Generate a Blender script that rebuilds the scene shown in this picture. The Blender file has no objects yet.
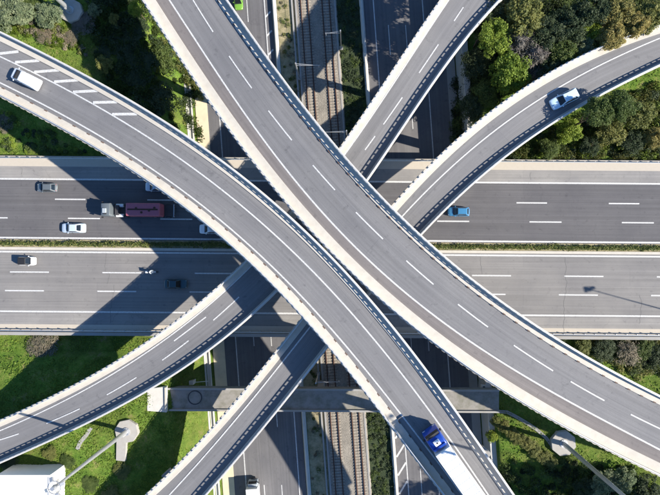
import bpy, bmesh, math, random
import numpy as np
from mathutils import Vector, Matrix

# ------------------------------------------------------------------ camera, light, exposure
scene = bpy.context.scene
COL = scene.collection
H = 86.0            # camera height above the motorway (m)
FPX = 447.0         # focal length in photo pixels (660 wide)
NX, NY = 350.0, 258.0   # where the plumb line meets the photo
cam_d = bpy.data.cameras.new('camera')
cam = bpy.data.objects.new('camera', cam_d); COL.objects.link(cam)
cam.location = (0, 0, H); cam.rotation_euler = (0, 0, 0)
cam_d.sensor_width = 36.0; cam_d.lens = FPX / 660 * 36.0
cam_d.shift_x = -(NX - 330) / 660; cam_d.shift_y = (NY - 247.5) / 660
cam_d.clip_start = 1.0; cam_d.clip_end = 3000
scene.camera = cam

SUN_EL = math.radians(32.0); SUN_AZ = math.radians(15.3)
S = Vector((math.cos(SUN_EL) * math.cos(SUN_AZ), -math.cos(SUN_EL) * math.sin(SUN_AZ), math.sin(SUN_EL)))
world = bpy.data.worlds.new('World'); scene.world = world; world.use_nodes = True
wn = world.node_tree.nodes; wl = world.node_tree.links
for n in list(wn): wn.remove(n)
sky = wn.new('ShaderNodeTexSky'); sky.sky_type = 'NISHITA'; sky.sun_disc = False
sky.sun_elevation = SUN_EL; sky.sun_rotation = math.atan2(S.x, S.y)
sky.air_density = 1.3; sky.dust_density = 0.0; sky.ozone_density = 10.0
bg = wn.new('ShaderNodeBackground'); bg.inputs['Strength'].default_value = 0.085
wo = wn.new('ShaderNodeOutputWorld')
wl.new(sky.outputs[0], bg.inputs[0]); wl.new(bg.outputs[0], wo.inputs[0])
sun_d = bpy.data.lights.new('sun', 'SUN'); sun_d.energy = 5.0; sun_d.angle = math.radians(0.5)
sun_d.color = (1.0, 0.93, 0.82)
sun = bpy.data.objects.new('sun', sun_d); COL.objects.link(sun)
sun.rotation_euler = S.to_track_quat('Z', 'Y').to_euler(); sun.location = S * 200
scene.view_settings.view_transform = 'Standard'; scene.view_settings.look = 'None'
scene.view_settings.exposure = 1.02; scene.view_settings.gamma = 1.0

random.seed(7); RNG = np.random.default_rng(7)

def P(px, py, z):
    "photo pixel at height z -> world point"
    k = (H - z) / FPX
    return Vector(((px - NX) * k, -(py - NY) * k, z))

# ------------------------------------------------------------------ materials
def new_mat(name):
    m = bpy.data.materials.new(name); m.use_nodes = True
    nt = m.node_tree
    return m, nt, nt.nodes['Principled BSDF']
def nd(nt, t, **kw):
    n = nt.nodes.new(t)
    for k, v in kw.items(): setattr(n, k, v)
    return n
def ramp(nt, fac, stops):
    r = nd(nt, 'ShaderNodeValToRGB'); nt.links.new(fac, r.inputs[0])
    e = r.color_ramp.elements
    while len(e) < len(stops): e.new(0.5)
    for el, (p, c) in zip(e, stops):
        el.position = p; el.color = (*c, 1) if len(c) == 3 else c
    return r.outputs[0]
def noise(nt, vec, scale, detail=4, rough=.6):
    n = nd(nt, 'ShaderNodeTexNoise'); n.inputs['Scale'].default_value = scale
    n.inputs['Detail'].default_value = detail; n.inputs['Roughness'].default_value = rough
    nt.links.new(vec, n.inputs['Vector']); return n.outputs['Fac']
def mapping(nt, vec, sc, loc=(0, 0, 0)):
    m = nd(nt, 'ShaderNodeMapping'); m.inputs['Scale'].default_value = sc; m.inputs['Location'].default_value = loc
    nt.links.new(vec, m.inputs[0]); return m.outputs[0]
def mixc(nt, fac, a, b, mode='MIX'):
    m = nd(nt, 'ShaderNodeMix', data_type='RGBA', blend_type=mode)
    for s, v in ((0, fac), (6, a), (7, b)):
        if isinstance(v, (int, float)): m.inputs[s].default_value = v
        elif isinstance(v, tuple): m.inputs[s].default_value = (*v, 1) if len(v) == 3 else v
        else: nt.links.new(v, m.inputs[s])
    return m.outputs[2]
def bump(nt, bs, h, strength, dist=.02):
    b = nd(nt, 'ShaderNodeBump'); b.inputs['Strength'].default_value = strength; b.inputs['Distance'].default_value = dist
    nt.links.new(h, b.inputs['Height']); nt.links.new(b.outputs[0], bs.inputs['Normal'])
def geo_pos(nt):
    return nd(nt, 'ShaderNodeNewGeometry').outputs['Position']

def asphalt(name, c, patch=.22, streak=.16, crack=.65):
    m, nt, bs = new_mat(name)
    pos = geo_pos(nt); uv = nd(nt, 'ShaderNodeTexCoord').outputs['UV']
    col = tuple(c)
    fine = noise(nt, pos, 9, 5, .85)
    c1 = mixc(nt, fine, tuple(x * .66 for x in col), tuple(x * 1.34 for x in col))
    st = noise(nt, mapping(nt, uv, (.02, 1.7, 1)), 1.0, 6, .7)          # streaks along the lanes
    c2 = mixc(nt, 1.0, c1, ramp(nt, st, [(.28, (1 - streak * 1.3,) * 3), (.72, (1 + streak,) * 3)]), 'MULTIPLY')
    bl = noise(nt, mapping(nt, pos, (.11, .11, .11)), 1.0, 5, .65)          # weathering in blotches
    c3 = mixc(nt, 1.0, c2, ramp(nt, bl, [(.3, (1 - patch, 1 - patch, 1 - patch * .85)), (.7, (1 + patch * .6, 1 + patch * .55, 1 + patch * .45))]), 'MULTIPLY')
    ol = noise(nt, mapping(nt, pos, (.8, .8, .8)), 1.0, 6, .7)            # oil and dirt spots
    c3 = mixc(nt, 1.0, c3, ramp(nt, ol, [(.30, (.74, .74, .75)), (.42, (1, 1, 1)), (.66, (1, 1, 1)), (.78, (1.12, 1.11, 1.1))]), 'MULTIPLY')
    # resurfaced rectangles
    br = nd(nt, 'ShaderNodeTexBrick'); br.inputs['Scale'].default_value = 1.0
    br.inputs['Brick Width'].default_value = 41; br.inputs['Row Height'].default_value = 3.7; br.inputs['Mortar Size'].default_value = .03
    br.inputs['Color1'].default_value = (.93, .93, .94, 1); br.inputs['Color2'].default_value = (1.05, 1.045, 1.04, 1); br.inputs['Mortar'].default_value = (.78, .78, .8, 1)
    nt.links.new(mapping(nt, uv, (1, 1, 1), (3, 1.2, 0)), br.inputs['Vector'])
    c4 = mixc(nt, .8, c3, br.outputs['Color'], 'MULTIPLY')
    # sealed cracks
    vo = nd(nt, 'ShaderNodeTexVoronoi', feature='DISTANCE_TO_EDGE'); vo.inputs['Scale'].default_value = .055
    wob = nd(nt, 'ShaderNodeVectorMath', operation='ADD')
    nn = nd(nt, 'ShaderNodeTexNoise'); nn.inputs['Scale'].default_value = .35; nn.inputs['Detail'].default_value = 5
    nt.links.new(pos, nn.inputs['Vector'])
    sc = nd(nt, 'ShaderNodeVectorMath', operation='SCALE'); sc.inputs[3].default_value = 3.0
    nt.links.new(nn.outputs['Color'], sc.inputs[0]); nt.links.new(pos, wob.inputs[0]); nt.links.new(sc.outputs[0], wob.inputs[1])
    nt.links.new(wob.outputs[0], vo.inputs['Vector'])
    cr = ramp(nt, vo.outputs['Distance'], [(.0, (.62, .62, .64)), (.0035, (1, 1, 1))])
    c5 = mixc(nt, crack, c4, cr, 'MULTIPLY')
    nt.links.new(c5, bs.inputs['Base Color'])
    bs.inputs['Roughness'].default_value = .86; bs.inputs['Specular IOR Level'].default_value = .25
    bump(nt, bs, fine, .25, .01)
    return m

def concrete(name, c, stain=.25, scale=.5, dirt=(.30, .26, .20)):
    m, nt, bs = new_mat(name); pos = geo_pos(nt)
    f = noise(nt, pos, 9, 4, .7); b = noise(nt, pos, scale, 6, .7)
    c1 = mixc(nt, f, tuple(x * .9 for x in c), tuple(min(1, x * 1.08) for x in c))
    fac = ramp(nt, b, [(.42, (0, 0, 0)), (.78, (stain * 1.6,) * 3)])
    c2 = mixc(nt, fac, c1, tuple(dirt))
    nt.links.new(c2, bs.inputs['Base Color']); bs.inputs['Roughness'].default_value = .85
    bs.inputs['Specular IOR Level'].default_value = .3
    bump(nt, bs, f, .2, .02); return m

def plain(name, c, rough=.5, metal=0.0, spec=.5, coat=0.0, var=.06):
    m, nt, bs = new_mat(name); pos = nd(nt, 'ShaderNodeTexCoord').outputs['Object']
    f = noise(nt, pos, 3.0, 4, .6)
    nt.links.new(mixc(nt, f, tuple(x * (1 - var) for x in c), tuple(min(1, x * (1 + var)) for x in c)), bs.inputs['Base Color'])
    bs.inputs['Roughness'].default_value = rough; bs.inputs['Metallic'].default_value = metal
    bs.inputs['Specular IOR Level'].default_value = spec; bs.inputs['Coat Weight'].default_value = coat
    bs.inputs['Coat Roughness'].default_value = .08
    return m

def paint_line(name, c=(.60, .60, .59), wear=.8):
    m, nt, bs = new_mat(name); pos = geo_pos(nt)
    f = noise(nt, pos, 4.5, 6, .8)
    nt.links.new(mixc(nt, ramp(nt, f, [(.47, (0, 0, 0)), (.68, (wear,) * 3)]), tuple(c), (.22, .22, .22)), bs.inputs['Base Color'])
    bs.inputs['Roughness'].default_value = .7; return m

def foliage(name, a, b, trans=.42):
    m, nt, bs = new_mat(name); g = nd(nt, 'ShaderNodeNewGeometry')
    oi = nd(nt, 'ShaderNodeObjectInfo')
    b = tuple(x * .62 + y * .38 for x, y in zip(b, a)); a = tuple(x * .9 + y * .1 for x, y in zip(a, b))
    c = mixc(nt, g.outputs['Random Per Island'], tuple(a), tuple(b))
    big = noise(nt, g.outputs['Position'], .9, 3, .6)
    c = mixc(nt, 1.0, c, ramp(nt, big, [(.3, (.62, .7, .62)), (.7, (1.35, 1.25, 1.2))]), 'MULTIPLY')
    c = mixc(nt, 1.0, c, ramp(nt, oi.outputs['Random'], [(0, (.85, .9, .85)), (1, (1.15, 1.1, 1.05))]), 'MULTIPLY')
    nt.links.new(c, bs.inputs['Base Color']); bs.inputs['Roughness'].default_value = .6
    bs.inputs['Specular IOR Level'].default_value = .25
    tr = nd(nt, 'ShaderNodeBsdfTranslucent'); nt.links.new(c, tr.inputs[0])
    mx = nd(nt, 'ShaderNodeMixShader'); mx.inputs[0].default_value = trans
    out = nt.nodes['Material Output']
    nt.links.new(bs.outputs[0], mx.inputs[1]); nt.links.new(tr.outputs[0], mx.inputs[2]); nt.links.new(mx.outputs[0], out.inputs[0])
    return m

M = {}
M['asph_ramp'] = asphalt('asphalt_flyover', (.196, .194, .195), patch=.10, crack=.12)
M['asph_brown'] = asphalt('asphalt_brown_shoulder', (.205, .186, .176), patch=.12, crack=.0)
M['asph_dark'] = asphalt('asphalt_westbound', (.122, .119, .123), patch=.16, crack=.2)
M['asph_light'] = asphalt('asphalt_eastbound', (.222, .214, .205), patch=.14, crack=.12)
M['asph_shoulder'] = asphalt('asphalt_old_shoulder', (.275, .265, .25), patch=.2, crack=.4)
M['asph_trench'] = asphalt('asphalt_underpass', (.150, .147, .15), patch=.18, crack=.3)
M['conc'] = concrete('concrete_cream', (.53, .495, .435), .30, .9, (.37, .335, .28))
M['conc_white'] = concrete('concrete_white', (.56, .54, .50), .25, .8, (.36, .34, .30))
M['conc_grey'] = concrete('concrete_grey', (.32, .315, .305), .4)
M['conc_beam'] = concrete('concrete_dirty', (.27, .255, .235), .6, .6, (.13, .13, .09))
M['conc_pale'] = concrete('concrete_pale', (.66, .57, .40), .2)
M['conc_pad'] = concrete('concrete_pad', (.38, .365, .34), .3, 1.2)
M['sand'] = concrete('sandy_gutter', (.48, .43, .36), .35, 1.5, (.42, .37, .30))
M['line'] = paint_line('line_paint')
M['line_worn'] = paint_line('line_paint_worn', (.62, .62, .60), .75)
M['seal'] = plain('crack_sealant', (.13, .128, .125), .8, 0, .2, 0, .2)
M['steel'] = plain('galvanised_steel', (.52, .53, .54), .45, .6)
M['steel_white'] = plain('pale_steel', (.60, .61, .62), .4, .35)
M['rust'] = plain('rusty_steel', (.085, .045, .032), .8, .1, .3, 0, .3)
M['scup'] = plain('rusty_scupper', (.13, .085, .065), .8, 0, .3, 0, .3)
M['sleeper'] = concrete('concrete_sleeper', (.36, .32, .27), .5, 2.0, (.2, .15, .1))
M['glass'] = plain('dark_glass', (.012, .016, .02), .08, 0, .6)
M['tyre'] = plain('tyre_rubber', (.015, .015, .016), .85)
M['rim'] = plain('alloy_rim', (.4, .4, .42), .35, .8)
M['lamp'] = plain('lamp_lens', (.75, .76, .74), .15)
M['tail'] = plain('tail_lens', (.35, .02, .02), .2)
M['black'] = plain('black_plastic', (.02, .02, .022), .55)
M['chassis'] = plain('dark_chassis', (.045, .045, .05), .7)
M['bark'] = plain('bark', (.10, .075, .055), .9, 0, .2, 0, .3)
for k, c in dict(white=(.78, .79, .80), silverblue=(.50, .58, .66), silver=(.38, .42, .45), grey=(.12, .14, .155), skyblue=(.05, .20, .38), teal=(.02, .06, .075),
                 paleblue=(.56, .72, .84), green=(.17, .36, .05), lorryblue=(.012, .06, .36), cream=(.62, .56, .46)).items():
    M['car_' + k] = plain('paint_' + k, c, .32, .05, .5, .6, .02)
M['tank_red'] = plain('paint_dull_red', (.42, .12, .16), .5, 0, .4, .1, .15)
M['lorry_white'] = plain('trailer_white', (.80, .80, .80), .45, 0, .4, 0, .04)
M['wall_white'] = concrete('painted_white_wall', (.74, .74, .73), .25, .5, (.5, .49, .47))
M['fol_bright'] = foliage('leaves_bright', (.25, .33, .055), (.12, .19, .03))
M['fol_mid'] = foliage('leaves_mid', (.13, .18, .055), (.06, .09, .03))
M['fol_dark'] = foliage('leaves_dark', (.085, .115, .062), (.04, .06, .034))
M['fol_olive'] = foliage('leaves_olive', (.24, .25, .085), (.11, .13, .045))
M['fol_silver'] = foliage('leaves_silver', (.28, .33, .21), (.13, .17, .10))
M['fol_gold'] = foliage('leaves_gold', (.35, .31, .12), (.17, .17, .06))
M['fol_bare'] = foliage('twigs_grey', (.17, .155, .15), (.09, .085, .085), .05)
M['fol_brown'] = foliage('twigs_brown', (.23, .195, .15), (.12, .105, .08), .1)
M['grassblade'] = foliage('grass_blades', (.20, .29, .05), (.10, .16, .027))

# grass and soil of the ground sheet
def ground_mat():
    m, nt, bs = new_mat('ground_grass'); pos = geo_pos(nt)
    a = noise(nt, pos, .09, 6, .7); b = noise(nt, pos, .55, 6, .75); f = noise(nt, pos, 5.0, 5, .8)
    g = ramp(nt, b, [(.25, (.05, .10, .022)), (.40, (.09, .17, .028)), (.52, (.14, .23, .04)), (.62, (.22, .25, .07)), (.70, (.29, .25, .15)), (.80, (.34, .28, .19))])
    g = mixc(nt, ramp(nt, a, [(.42, (0, 0, 0)), (.68, (.75, .75, .75))]), g, (.105, .105, .035))
    g = mixc(nt, 1.0, g, ramp(nt, f, [(.25, (.45, .5, .45)), (.7, (1.4, 1.35, 1.25))]), 'MULTIPLY')
    nt.links.new(g, bs.inputs['Base Color']); bs.inputs['Roughness'].default_value = .95; bs.inputs['Specular IOR Level'].default_value = .1
    bump(nt, bs, f, .9, .25); return m
M['ground'] = ground_mat()
def ballast_mat():
    m, nt, bs = new_mat('ballast'); pos = geo_pos(nt)
    v = nd(nt, 'ShaderNodeTexVoronoi'); v.inputs['Scale'].default_value = 9; nt.links.new(pos, v.inputs['Vector'])
    b = noise(nt, pos, .4, 5, .7)
    c = mixc(nt, ramp(nt, b, [(.35, (0, 0, 0)), (.7, (1, 1, 1))]), (.31, .28, .235), (.21, .19, .16))
    c = mixc(nt, 1.0, c, ramp(nt, v.outputs['Color'], [(.0, (.65, .65, .65)), (1, (1.25, 1.25, 1.25))]), 'MULTIPLY')
    nt.links.new(c, bs.inputs['Base Color']); bs.inputs['Roughness'].default_value = .95
    bump(nt, bs, v.outputs['Distance'], .8, .08); return m
M['ballast'] = ballast_mat()
def verge_mat(name, stops):
    m, nt, bs = new_mat(name); pos = geo_pos(nt)
    b = noise(nt, pos, .5, 6, .75); f = noise(nt, pos, 6, 4, .8)
    c = ramp(nt, b, stops)
    c = mixc(nt, 1.0, c, ramp(nt, f, [(.25, (.6, .6, .6)), (.75, (1.3, 1.3, 1.3))]), 'MULTIPLY')
    nt.links.new(c, bs.inputs['Base Color']); bs.inputs['Roughness'].default_value = .95; bump(nt, bs, f, .8, .15); return m
M['verge'] = verge_mat('dry_verge', [(.3, (.10, .12, .045)), (.45, (.26, .23, .13)), (.6, (.40, .34, .21)), (.75, (.18, .18, .08))])
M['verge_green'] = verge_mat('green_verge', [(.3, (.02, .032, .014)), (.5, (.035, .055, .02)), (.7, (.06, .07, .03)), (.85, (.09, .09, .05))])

# ------------------------------------------------------------------ mesh helpers
def link(name, me, mat, parent=None, loc=None, rotz=None):
    o = bpy.data.objects.new(name, me); COL.objects.link(o)
    if mat is not None and not me.materials: me.materials.append(M[mat] if isinstance(mat, str) else mat)
    if parent is not None: o.parent = parent
    if loc is not None: o.location = loc
    if rotz is not None: o.rotation_euler = (0, 0, rotz)
    return o
def tag(o, label=None, cat=None, group=None, kind=None):
    if label: o['label'] = label
    if cat: o['category'] = cat
    if group: o['group'] = group
    if kind: o['kind'] = kind
    return o
def empty(name, label, cat, loc=(0, 0, 0), rotz=0, group=None):
    o = bpy.data.objects.new(name, None); COL.objects.link(o); o.location = loc; o.rotation_euler = (0, 0, rotz)
    o.empty_display_size = .3
    return tag(o, label, cat, group)

class MB:
    def __init__(s): s.v = []; s.f = []; s.uv = None
    def add(s, vs, fs):
        b = len(s.v); s.v += [tuple(v) for v in vs]; s.f += [tuple(i + b for i in f) for f in fs]; return s
    def box(s, c, d, R=None):
        x, y, z = d[0] / 2, d[1] / 2, d[2] / 2
        vs = [Vector((i * x, j * y, k * z)) for k in (-1, 1) for j in (-1, 1) for i in (-1, 1)]
        if R is not None: vs = [R @ v for v in vs]
        c = Vector(c)
        return s.add([v + c for v in vs], [(0, 2, 3, 1), (4, 5, 7, 6), (0, 1, 5, 4), (2, 6, 7, 3), (0, 4, 6, 2), (1, 3, 7, 5)])
    def cyl(s, a, b, r0, r1=None, n=12, cap=True):
        a = Vector(a); b = Vector(b); r1 = r0 if r1 is None else r1
        ax = (b - a).normalized(); t = ax.orthogonal().normalized(); w = ax.cross(t)
        vs = []
        for p, r in ((a, r0), (b, r1)):
            for i in range(n):
                an = 2 * math.pi * i / n; vs.append(p + (t * math.cos(an) + w * math.sin(an)) * r)
        fs = [(i, (i + 1) % n, n + (i + 1) % n, n + i) for i in range(n)]
        if cap: fs += [tuple(range(n - 1, -1, -1)), tuple(range(n, 2 * n))]
        return s.add(vs, fs)
    def prism(s, pts, z0, z1):
        n = len(pts)
        vs = [(p[0], p[1], z0) for p in pts] + [(p[0], p[1], z1) for p in pts]
        fs = [(i, (i + 1) % n, n + (i + 1) % n, n + i) for i in range(n)] + [tuple(range(n - 1, -1, -1)), tuple(range(n, 2 * n))]
        return s.add(vs, fs)
    def loft(s, rings, closed=True, caps=True):
        n = len(rings[0]); vs = [v for r in rings for v in r]; fs = []
        for i in range(len(rings) - 1):
            for j in range(n if closed else n - 1):
                fs.append((i * n + j, i * n + (j + 1) % n, (i + 1) * n + (j + 1) % n, (i + 1) * n + j))
        if caps: fs += [tuple(range(n - 1, -1, -1)), tuple((len(rings) - 1) * n + i for i in range(n))]
        return s.add(vs, fs)
    def mesh(s, name, bevel=0, seg=2, smooth=False, fix=True):
        me = bpy.data.meshes.new(name); me.from_pydata([tuple(v) for v in s.v], [], s.f)
        bm = bmesh.new(); bm.from_mesh(me)
        if fix: bmesh.ops.recalc_face_normals(bm, faces=bm.faces)
        if bevel:
            bmesh.ops.bevel(bm, geom=[e for e in bm.edges if e.calc_face_angle(0) > .5], offset=bevel, segments=seg, affect='EDGES', profile=.6)
        bm.to_mesh(me); bm.free()
        if smooth: me.polygons.foreach_set('use_smooth', [True] * len(me.polygons))
        me.update(); return me
    def obj(s, name, mat, parent=None, **kw):
        bev = kw.pop('bevel', 0); seg = kw.pop('seg', 2); sm = kw.pop('smooth', False)
        return link(name, s.mesh(name, bev, seg, sm), mat, parent, **kw)

def ribbon(name, A, B, mat, parent=None, uvo=0.0):
    "flat strip between two polylines, with UV = metres along / across"
    n = len(A); vs = [tuple(p) for p in A] + [tuple(p) for p in B]
    fs = [(i, i + 1, n + i + 1, n + i) for i in range(n - 1)]
    me = bpy.data.meshes.new(name); me.from_pydata(vs, [], fs)
    sa = [0.0]
    for i in range(1, n): sa.append(sa[-1] + (Vector(A[i]) - Vector(A[i - 1])).length)
    uvl = me.uv_layers.new(name='UVMap')
    for p in me.polygons:
        for li in p.loop_indices:
            vi = me.loops[li].vertex_index
            if vi < n: uvl.data[li].uv = (sa[vi], uvo)
            else:
                k = vi - n; uvl.data[li].uv = (sa[k], uvo + (Vector(B[k]) - Vector(A[k])).length)
    me.update()
    if me.polygons[0].normal.z < 0: me.flip_normals()
    return link(name, me, mat, parent)

def normals2(pts):
    "unit left normals of a polyline seen from above"
    out = []
    for i in range(len(pts)):
        a = pts[max(0, i - 1)]; b = pts[min(len(pts) - 1, i + 1)]
        t = Vector((b[0] - a[0], b[1] - a[1], 0)).normalized(); out.append(Vector((-t.y, t.x, 0)))
    return out
def offs(pts, d, dz=0.0):
    ns = normals2(pts); return [Vector(p) + n * d + Vector((0, 0, dz)) for p, n in zip(pts, ns)]
def strip_line(name, pts, w, mat, parent, dz=.008):
    return ribbon(name, offs(pts, -w / 2, dz), offs(pts, w / 2, dz), mat, parent)
def sweep(name, path, prof, mat, parent):
    "closed profile [(offset to the left, dz)] along a path"
    rings = []
    ns = normals2(path)
    for p, n in zip(path, ns): rings.append([Vector(p) + n * a + Vector((0, 0, b)) for a, b in prof])
    return MB().loft(rings).obj(name, mat, parent)
def resample(pts, step):
    pts = [Vector(p) for p in pts]; s = [0]
    for i in range(1, len(pts)): s.append(s[-1] + (pts[i] - pts[i - 1]).length)
    arr = np.array([tuple(p) for p in pts]); q = np.arange(step / 2, s[-1], step)
    return [Vector((np.interp(t, s, arr[:, 0]), np.interp(t, s, arr[:, 1]), np.interp(t, s, arr[:, 2]))) for t in q]

# ------------------------------------------------------------------ ground: one sheet, with the cutting of the underpass
TZ = -7.0; KT = (H - TZ) / FPX; TILT = .072
def corr(c, py, z=TZ):
    p = P(c + TILT * (py - 247), py, TZ); return Vector((p.x, p.y, z))
def hnoise(x, y):
    return (.35 * np.sin(x * .21 + 1.3 * np.sin(y * .13)) + .3 * np.sin(y * .27 + x * .11) + .18 * np.sin(x * .63 - y * .51) + .1 * np.sin(x * 1.3 + y * 1.1))
def height_c(c, py):
    c = np.asarray(c, float); py = np.asarray(py, float)
    x = (c + TILT * (py - 247) - NX) * KT; y = -(py - NY) * KT
    north = np.clip((y - 20) / 6, 0, 1)
    west = -1.0 + .45 * hnoise(x, y) + north * (1.2 + 1.6 * np.clip((-x - 45) / 12, 0, 1) * np.clip((y - 30) / 12, 0, 1))
    south = np.clip((-y - 16) / 10, 0, 1)
    west = west + south * (1.9 + 1.2 * np.clip((-x - 36) / 14, 0, 1))
    t = np.clip((c - 172) / 28, 0, 1); t = t * t * (3 - 2 * t)
    west = west * (1 - t) + (-6.7) * t
    east = -1.6 + .45 * hnoise(x, y) + south * (.6 + 1.2 * np.exp(-(((x - 42) / 12) ** 2 + ((y + 36) / 10) ** 2)))
    mw = (np.abs(y - 1) < 20)
    west = np.where(mw, np.minimum(west, -1.0), west); east = np.where(mw, np.minimum(east, -1.0), east)
    z = np.where(c <= 204, west, np.where(c < 473.2, TZ - .12, east))
    return x, y, z
def height(x, y):
    py = NY - y / KT; c = x / KT + NX - TILT * (py - 247); return height_c(c, py)[2]
cols = np.unique(np.concatenate([np.arange(-700, -200, 25), np.arange(-200, 204, 5), [204, 205.5], np.arange(212, 472, 20), [473.1, 473.6], np.arange(478, 860, 5), np.arange(860, 1400, 25)]))
rows = np.unique(np.concatenate([np.arange(-600, -120, 25), np.arange(-120, 620, 5), np.arange(620, 1200, 25)]))
CC, RR = np.meshgrid(cols, rows)
gx, gy, gz = height_c(CC, RR)
nr, nc = CC.shape
idx = np.arange(nr * nc).reshape(nr, nc)
quads = np.stack([idx[:-1, :-1], idx[1:, :-1], idx[1:, 1:], idx[:-1, 1:]], -1).reshape(-1, 4)
gme = bpy.data.meshes.new('ground'); gme.from_pydata(np.stack([gx, gy, gz], -1).reshape(-1, 3).tolist(), [], quads.tolist())
gme.polygons.foreach_set('use_smooth', [True] * len(gme.polygons)); gme.update()
if gme.polygons[0].normal.z < 0: gme.flip_normals()
ground = tag(link('ground', gme, 'ground'), kind='structure')

# ------------------------------------------------------------------ underpass corridor (road, railway)
YR = np.arange(-260, 801, 10.0)
def cline(c, dz=0.0): return [corr(c, y, TZ + dz) for y in YR]
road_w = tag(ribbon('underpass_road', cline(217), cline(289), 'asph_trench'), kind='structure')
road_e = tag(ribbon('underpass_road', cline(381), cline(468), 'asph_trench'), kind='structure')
pv_w = sweep('pavement', cline(211.5), [(-5.8 * KT, -.1), (5.8 * KT, -.1), (5.8 * KT, .12), (-5.8 * KT, .12)], 'conc_pale', None); tag(pv_w, kind='structure')
ch = sweep('drain_channel', cline(200), [(-3 * KT, -.3), (3 * KT, -.3), (3 * KT, .75), (2 * KT, .75), (1.6 * KT, .45), (-1.6 * KT, .45), (-2 * KT, .75), (-3 * KT, .75)], 'conc_white', None)
tag(ch, 'long white concrete drain channel beside the western underpass road', 'drain')
verge_w = tag(ribbon('verge', cline(294, .02), cline(314, .02), 'verge'), kind='structure')
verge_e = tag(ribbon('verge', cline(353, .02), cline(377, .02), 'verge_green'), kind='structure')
bal = sweep('ballast_bed', cline(333), [(-21.5 * KT, -.1), (21.5 * KT, -.1), (20 * KT, .28), (-20 * KT, .28)], 'ballast', None); tag(bal, kind='structure')
for c, lab in ((291.5, 'low white concrete barrier between western underpass road and dry verge'), (378.8, 'low white concrete barrier at the inner edge of the eastern underpass road')):
    o = sweep('concrete_barrier', cline(c), [(-.45, -.05), (.45, -.05), (.40, .22), (.16, .45), (.13, .85), (-.13, .85), (-.16, .45), (-.40, .22)], 'conc_white', None)
    tag(o, lab, 'barrier')
for c in (309.5, 313.2, 352.3):
    o = sweep('cable_trough', cline(c), [(-.16, -.05), (.16, -.05), (.16, .34), (-.16, .34)], 'conc_grey', None)
    tag(o, {309.5: 'thin concrete cable trough in the dry verge, further from the tracks', 313.2: 'thin concrete cable trough along the western foot of the ballast', 352.3: 'thin concrete cable trough along the eastern foot of the ballast'}[c], 'cable trough')
wall_e = empty('retaining_wall', 'tall concrete retaining wall on the east side of the underpass', 'wall')
sweep('wall_face', cline(471), [(-.42, -.2), (.42, -.2), (.42, 5.55), (-.42, 5.55)], 'conc_grey', wall_e)
sweep('coping', cline(471, 5.55), [(-.6, .0), (.6, .0), (.6, .22), (-.6, .22)], 'conc_white', wall_e)
wall_e2 = sweep('pavement', cline(463.5), [(-4.2 * KT, -.1), (4.2 * KT, -.1), (4.2 * KT, .12), (-4.2 * KT, .12)], 'conc_grey', None); tag(wall_e2, kind='structure')

def cseg(c, y0, y1, w, mat, parent, n=2):
    pts = [corr(c, y) for y in np.linspace(y0, y1, n)]
    return strip_line('lane_line', pts, w, mat, parent)
for c in (229, 282): cseg(c, -250, 790, .2, 'line', road_w, 3)
for c in (391, 440): cseg(c, -250, 790, .2, 'line', road_e, 3)
for c, ph in ((247, 323), (264.5, 323)):
    for k in range(-6, 7):
        y0 = ph + k * 81
        cseg(c, y0, y0 + 23, .15, 'line', road_w).name = 'lane_dash'
for c, ph in ((404.3, 25), (421.5, 25)):
    for k in range(-3, 9):
        y0 = ph + k * 74
        cseg(c, y0, y0 + 30, .15, 'line', road_e).name = 'lane_dash'
def quadline(name, a, b, w, mat, parent, dz=.01):
    return ribbon(name, offs([a, b], -w / 2, dz), offs([a, b], w / 2, dz), mat, parent)
for k in range(-8, 8):
    y0 = 17 + k * 19
    quadline('hatch_bar', corr(282.2, y0), corr(287.4, y0 - 5.5), .32, 'line', road_w)
for k in range(-3, 12):
    y0 = 457 + k * 18.5
    if y0 > 400: quadline('hatch_bar', corr(381.5, y0), corr(390.4, y0 - 13), .35, 'line', road_e)

# railway tracks: each sleeper is a piece
slp = MB().box((0, 0, 0), (2.5, .27, .16)).mesh('sleeper', .02, 1)
slp.materials.append(M['sleeper'])
ang = math.atan(TILT)
for c, lab in ((322, 'western railway track with brown rails on grey sleepers'), (343.3, 'eastern railway track with brown rails on grey sleepers')):
    tr = empty('railway_track', lab, 'railway track', group='railway tracks in the cutting')
    a, b = corr(c, -60), corr(c, 560)
    Ls = (b - a).length; n = int(Ls / .62); n = min(n, 300) if True else n
    ns = min(n, 296); mid = Ls * .5
    d = (b - a).normalized()
    for i in range(ns):
        t = mid + (i - ns / 2) * .60
        p = a + d * t
        o = bpy.data.objects.new('sleeper', slp); COL.objects.link(o); o.parent = tr
        o.location = (p.x, p.y, TZ + .27); o.rotation_euler = (0, 0, ang + RNG.normal(0, .012))
    for s in (-.75, .75):
        pth = [p + Vector((math.cos(ang) * s, math.sin(ang) * s, .40)) for p in (corr(c, -260), corr(c, 247), corr(c, 800))]
        sweep('rail', pth, [(-.11, 0), (.11, 0), (.07, .05), (.07, .16), (-.07, .16), (-.07, .05)], 'rust', tr)
    far = MB()
    for y in list(np.arange(-250, -140, 3.0)) + list(np.arange(655, 795, 3.0)):
        p = corr(c, y); far.box((p.x, p.y, TZ + .33), (2.5, .27, .16), Matrix.Rotation(ang, 3, 'Z'))
    tag(far.obj('far_sleepers', 'sleeper', tr), kind='stuff')

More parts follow.
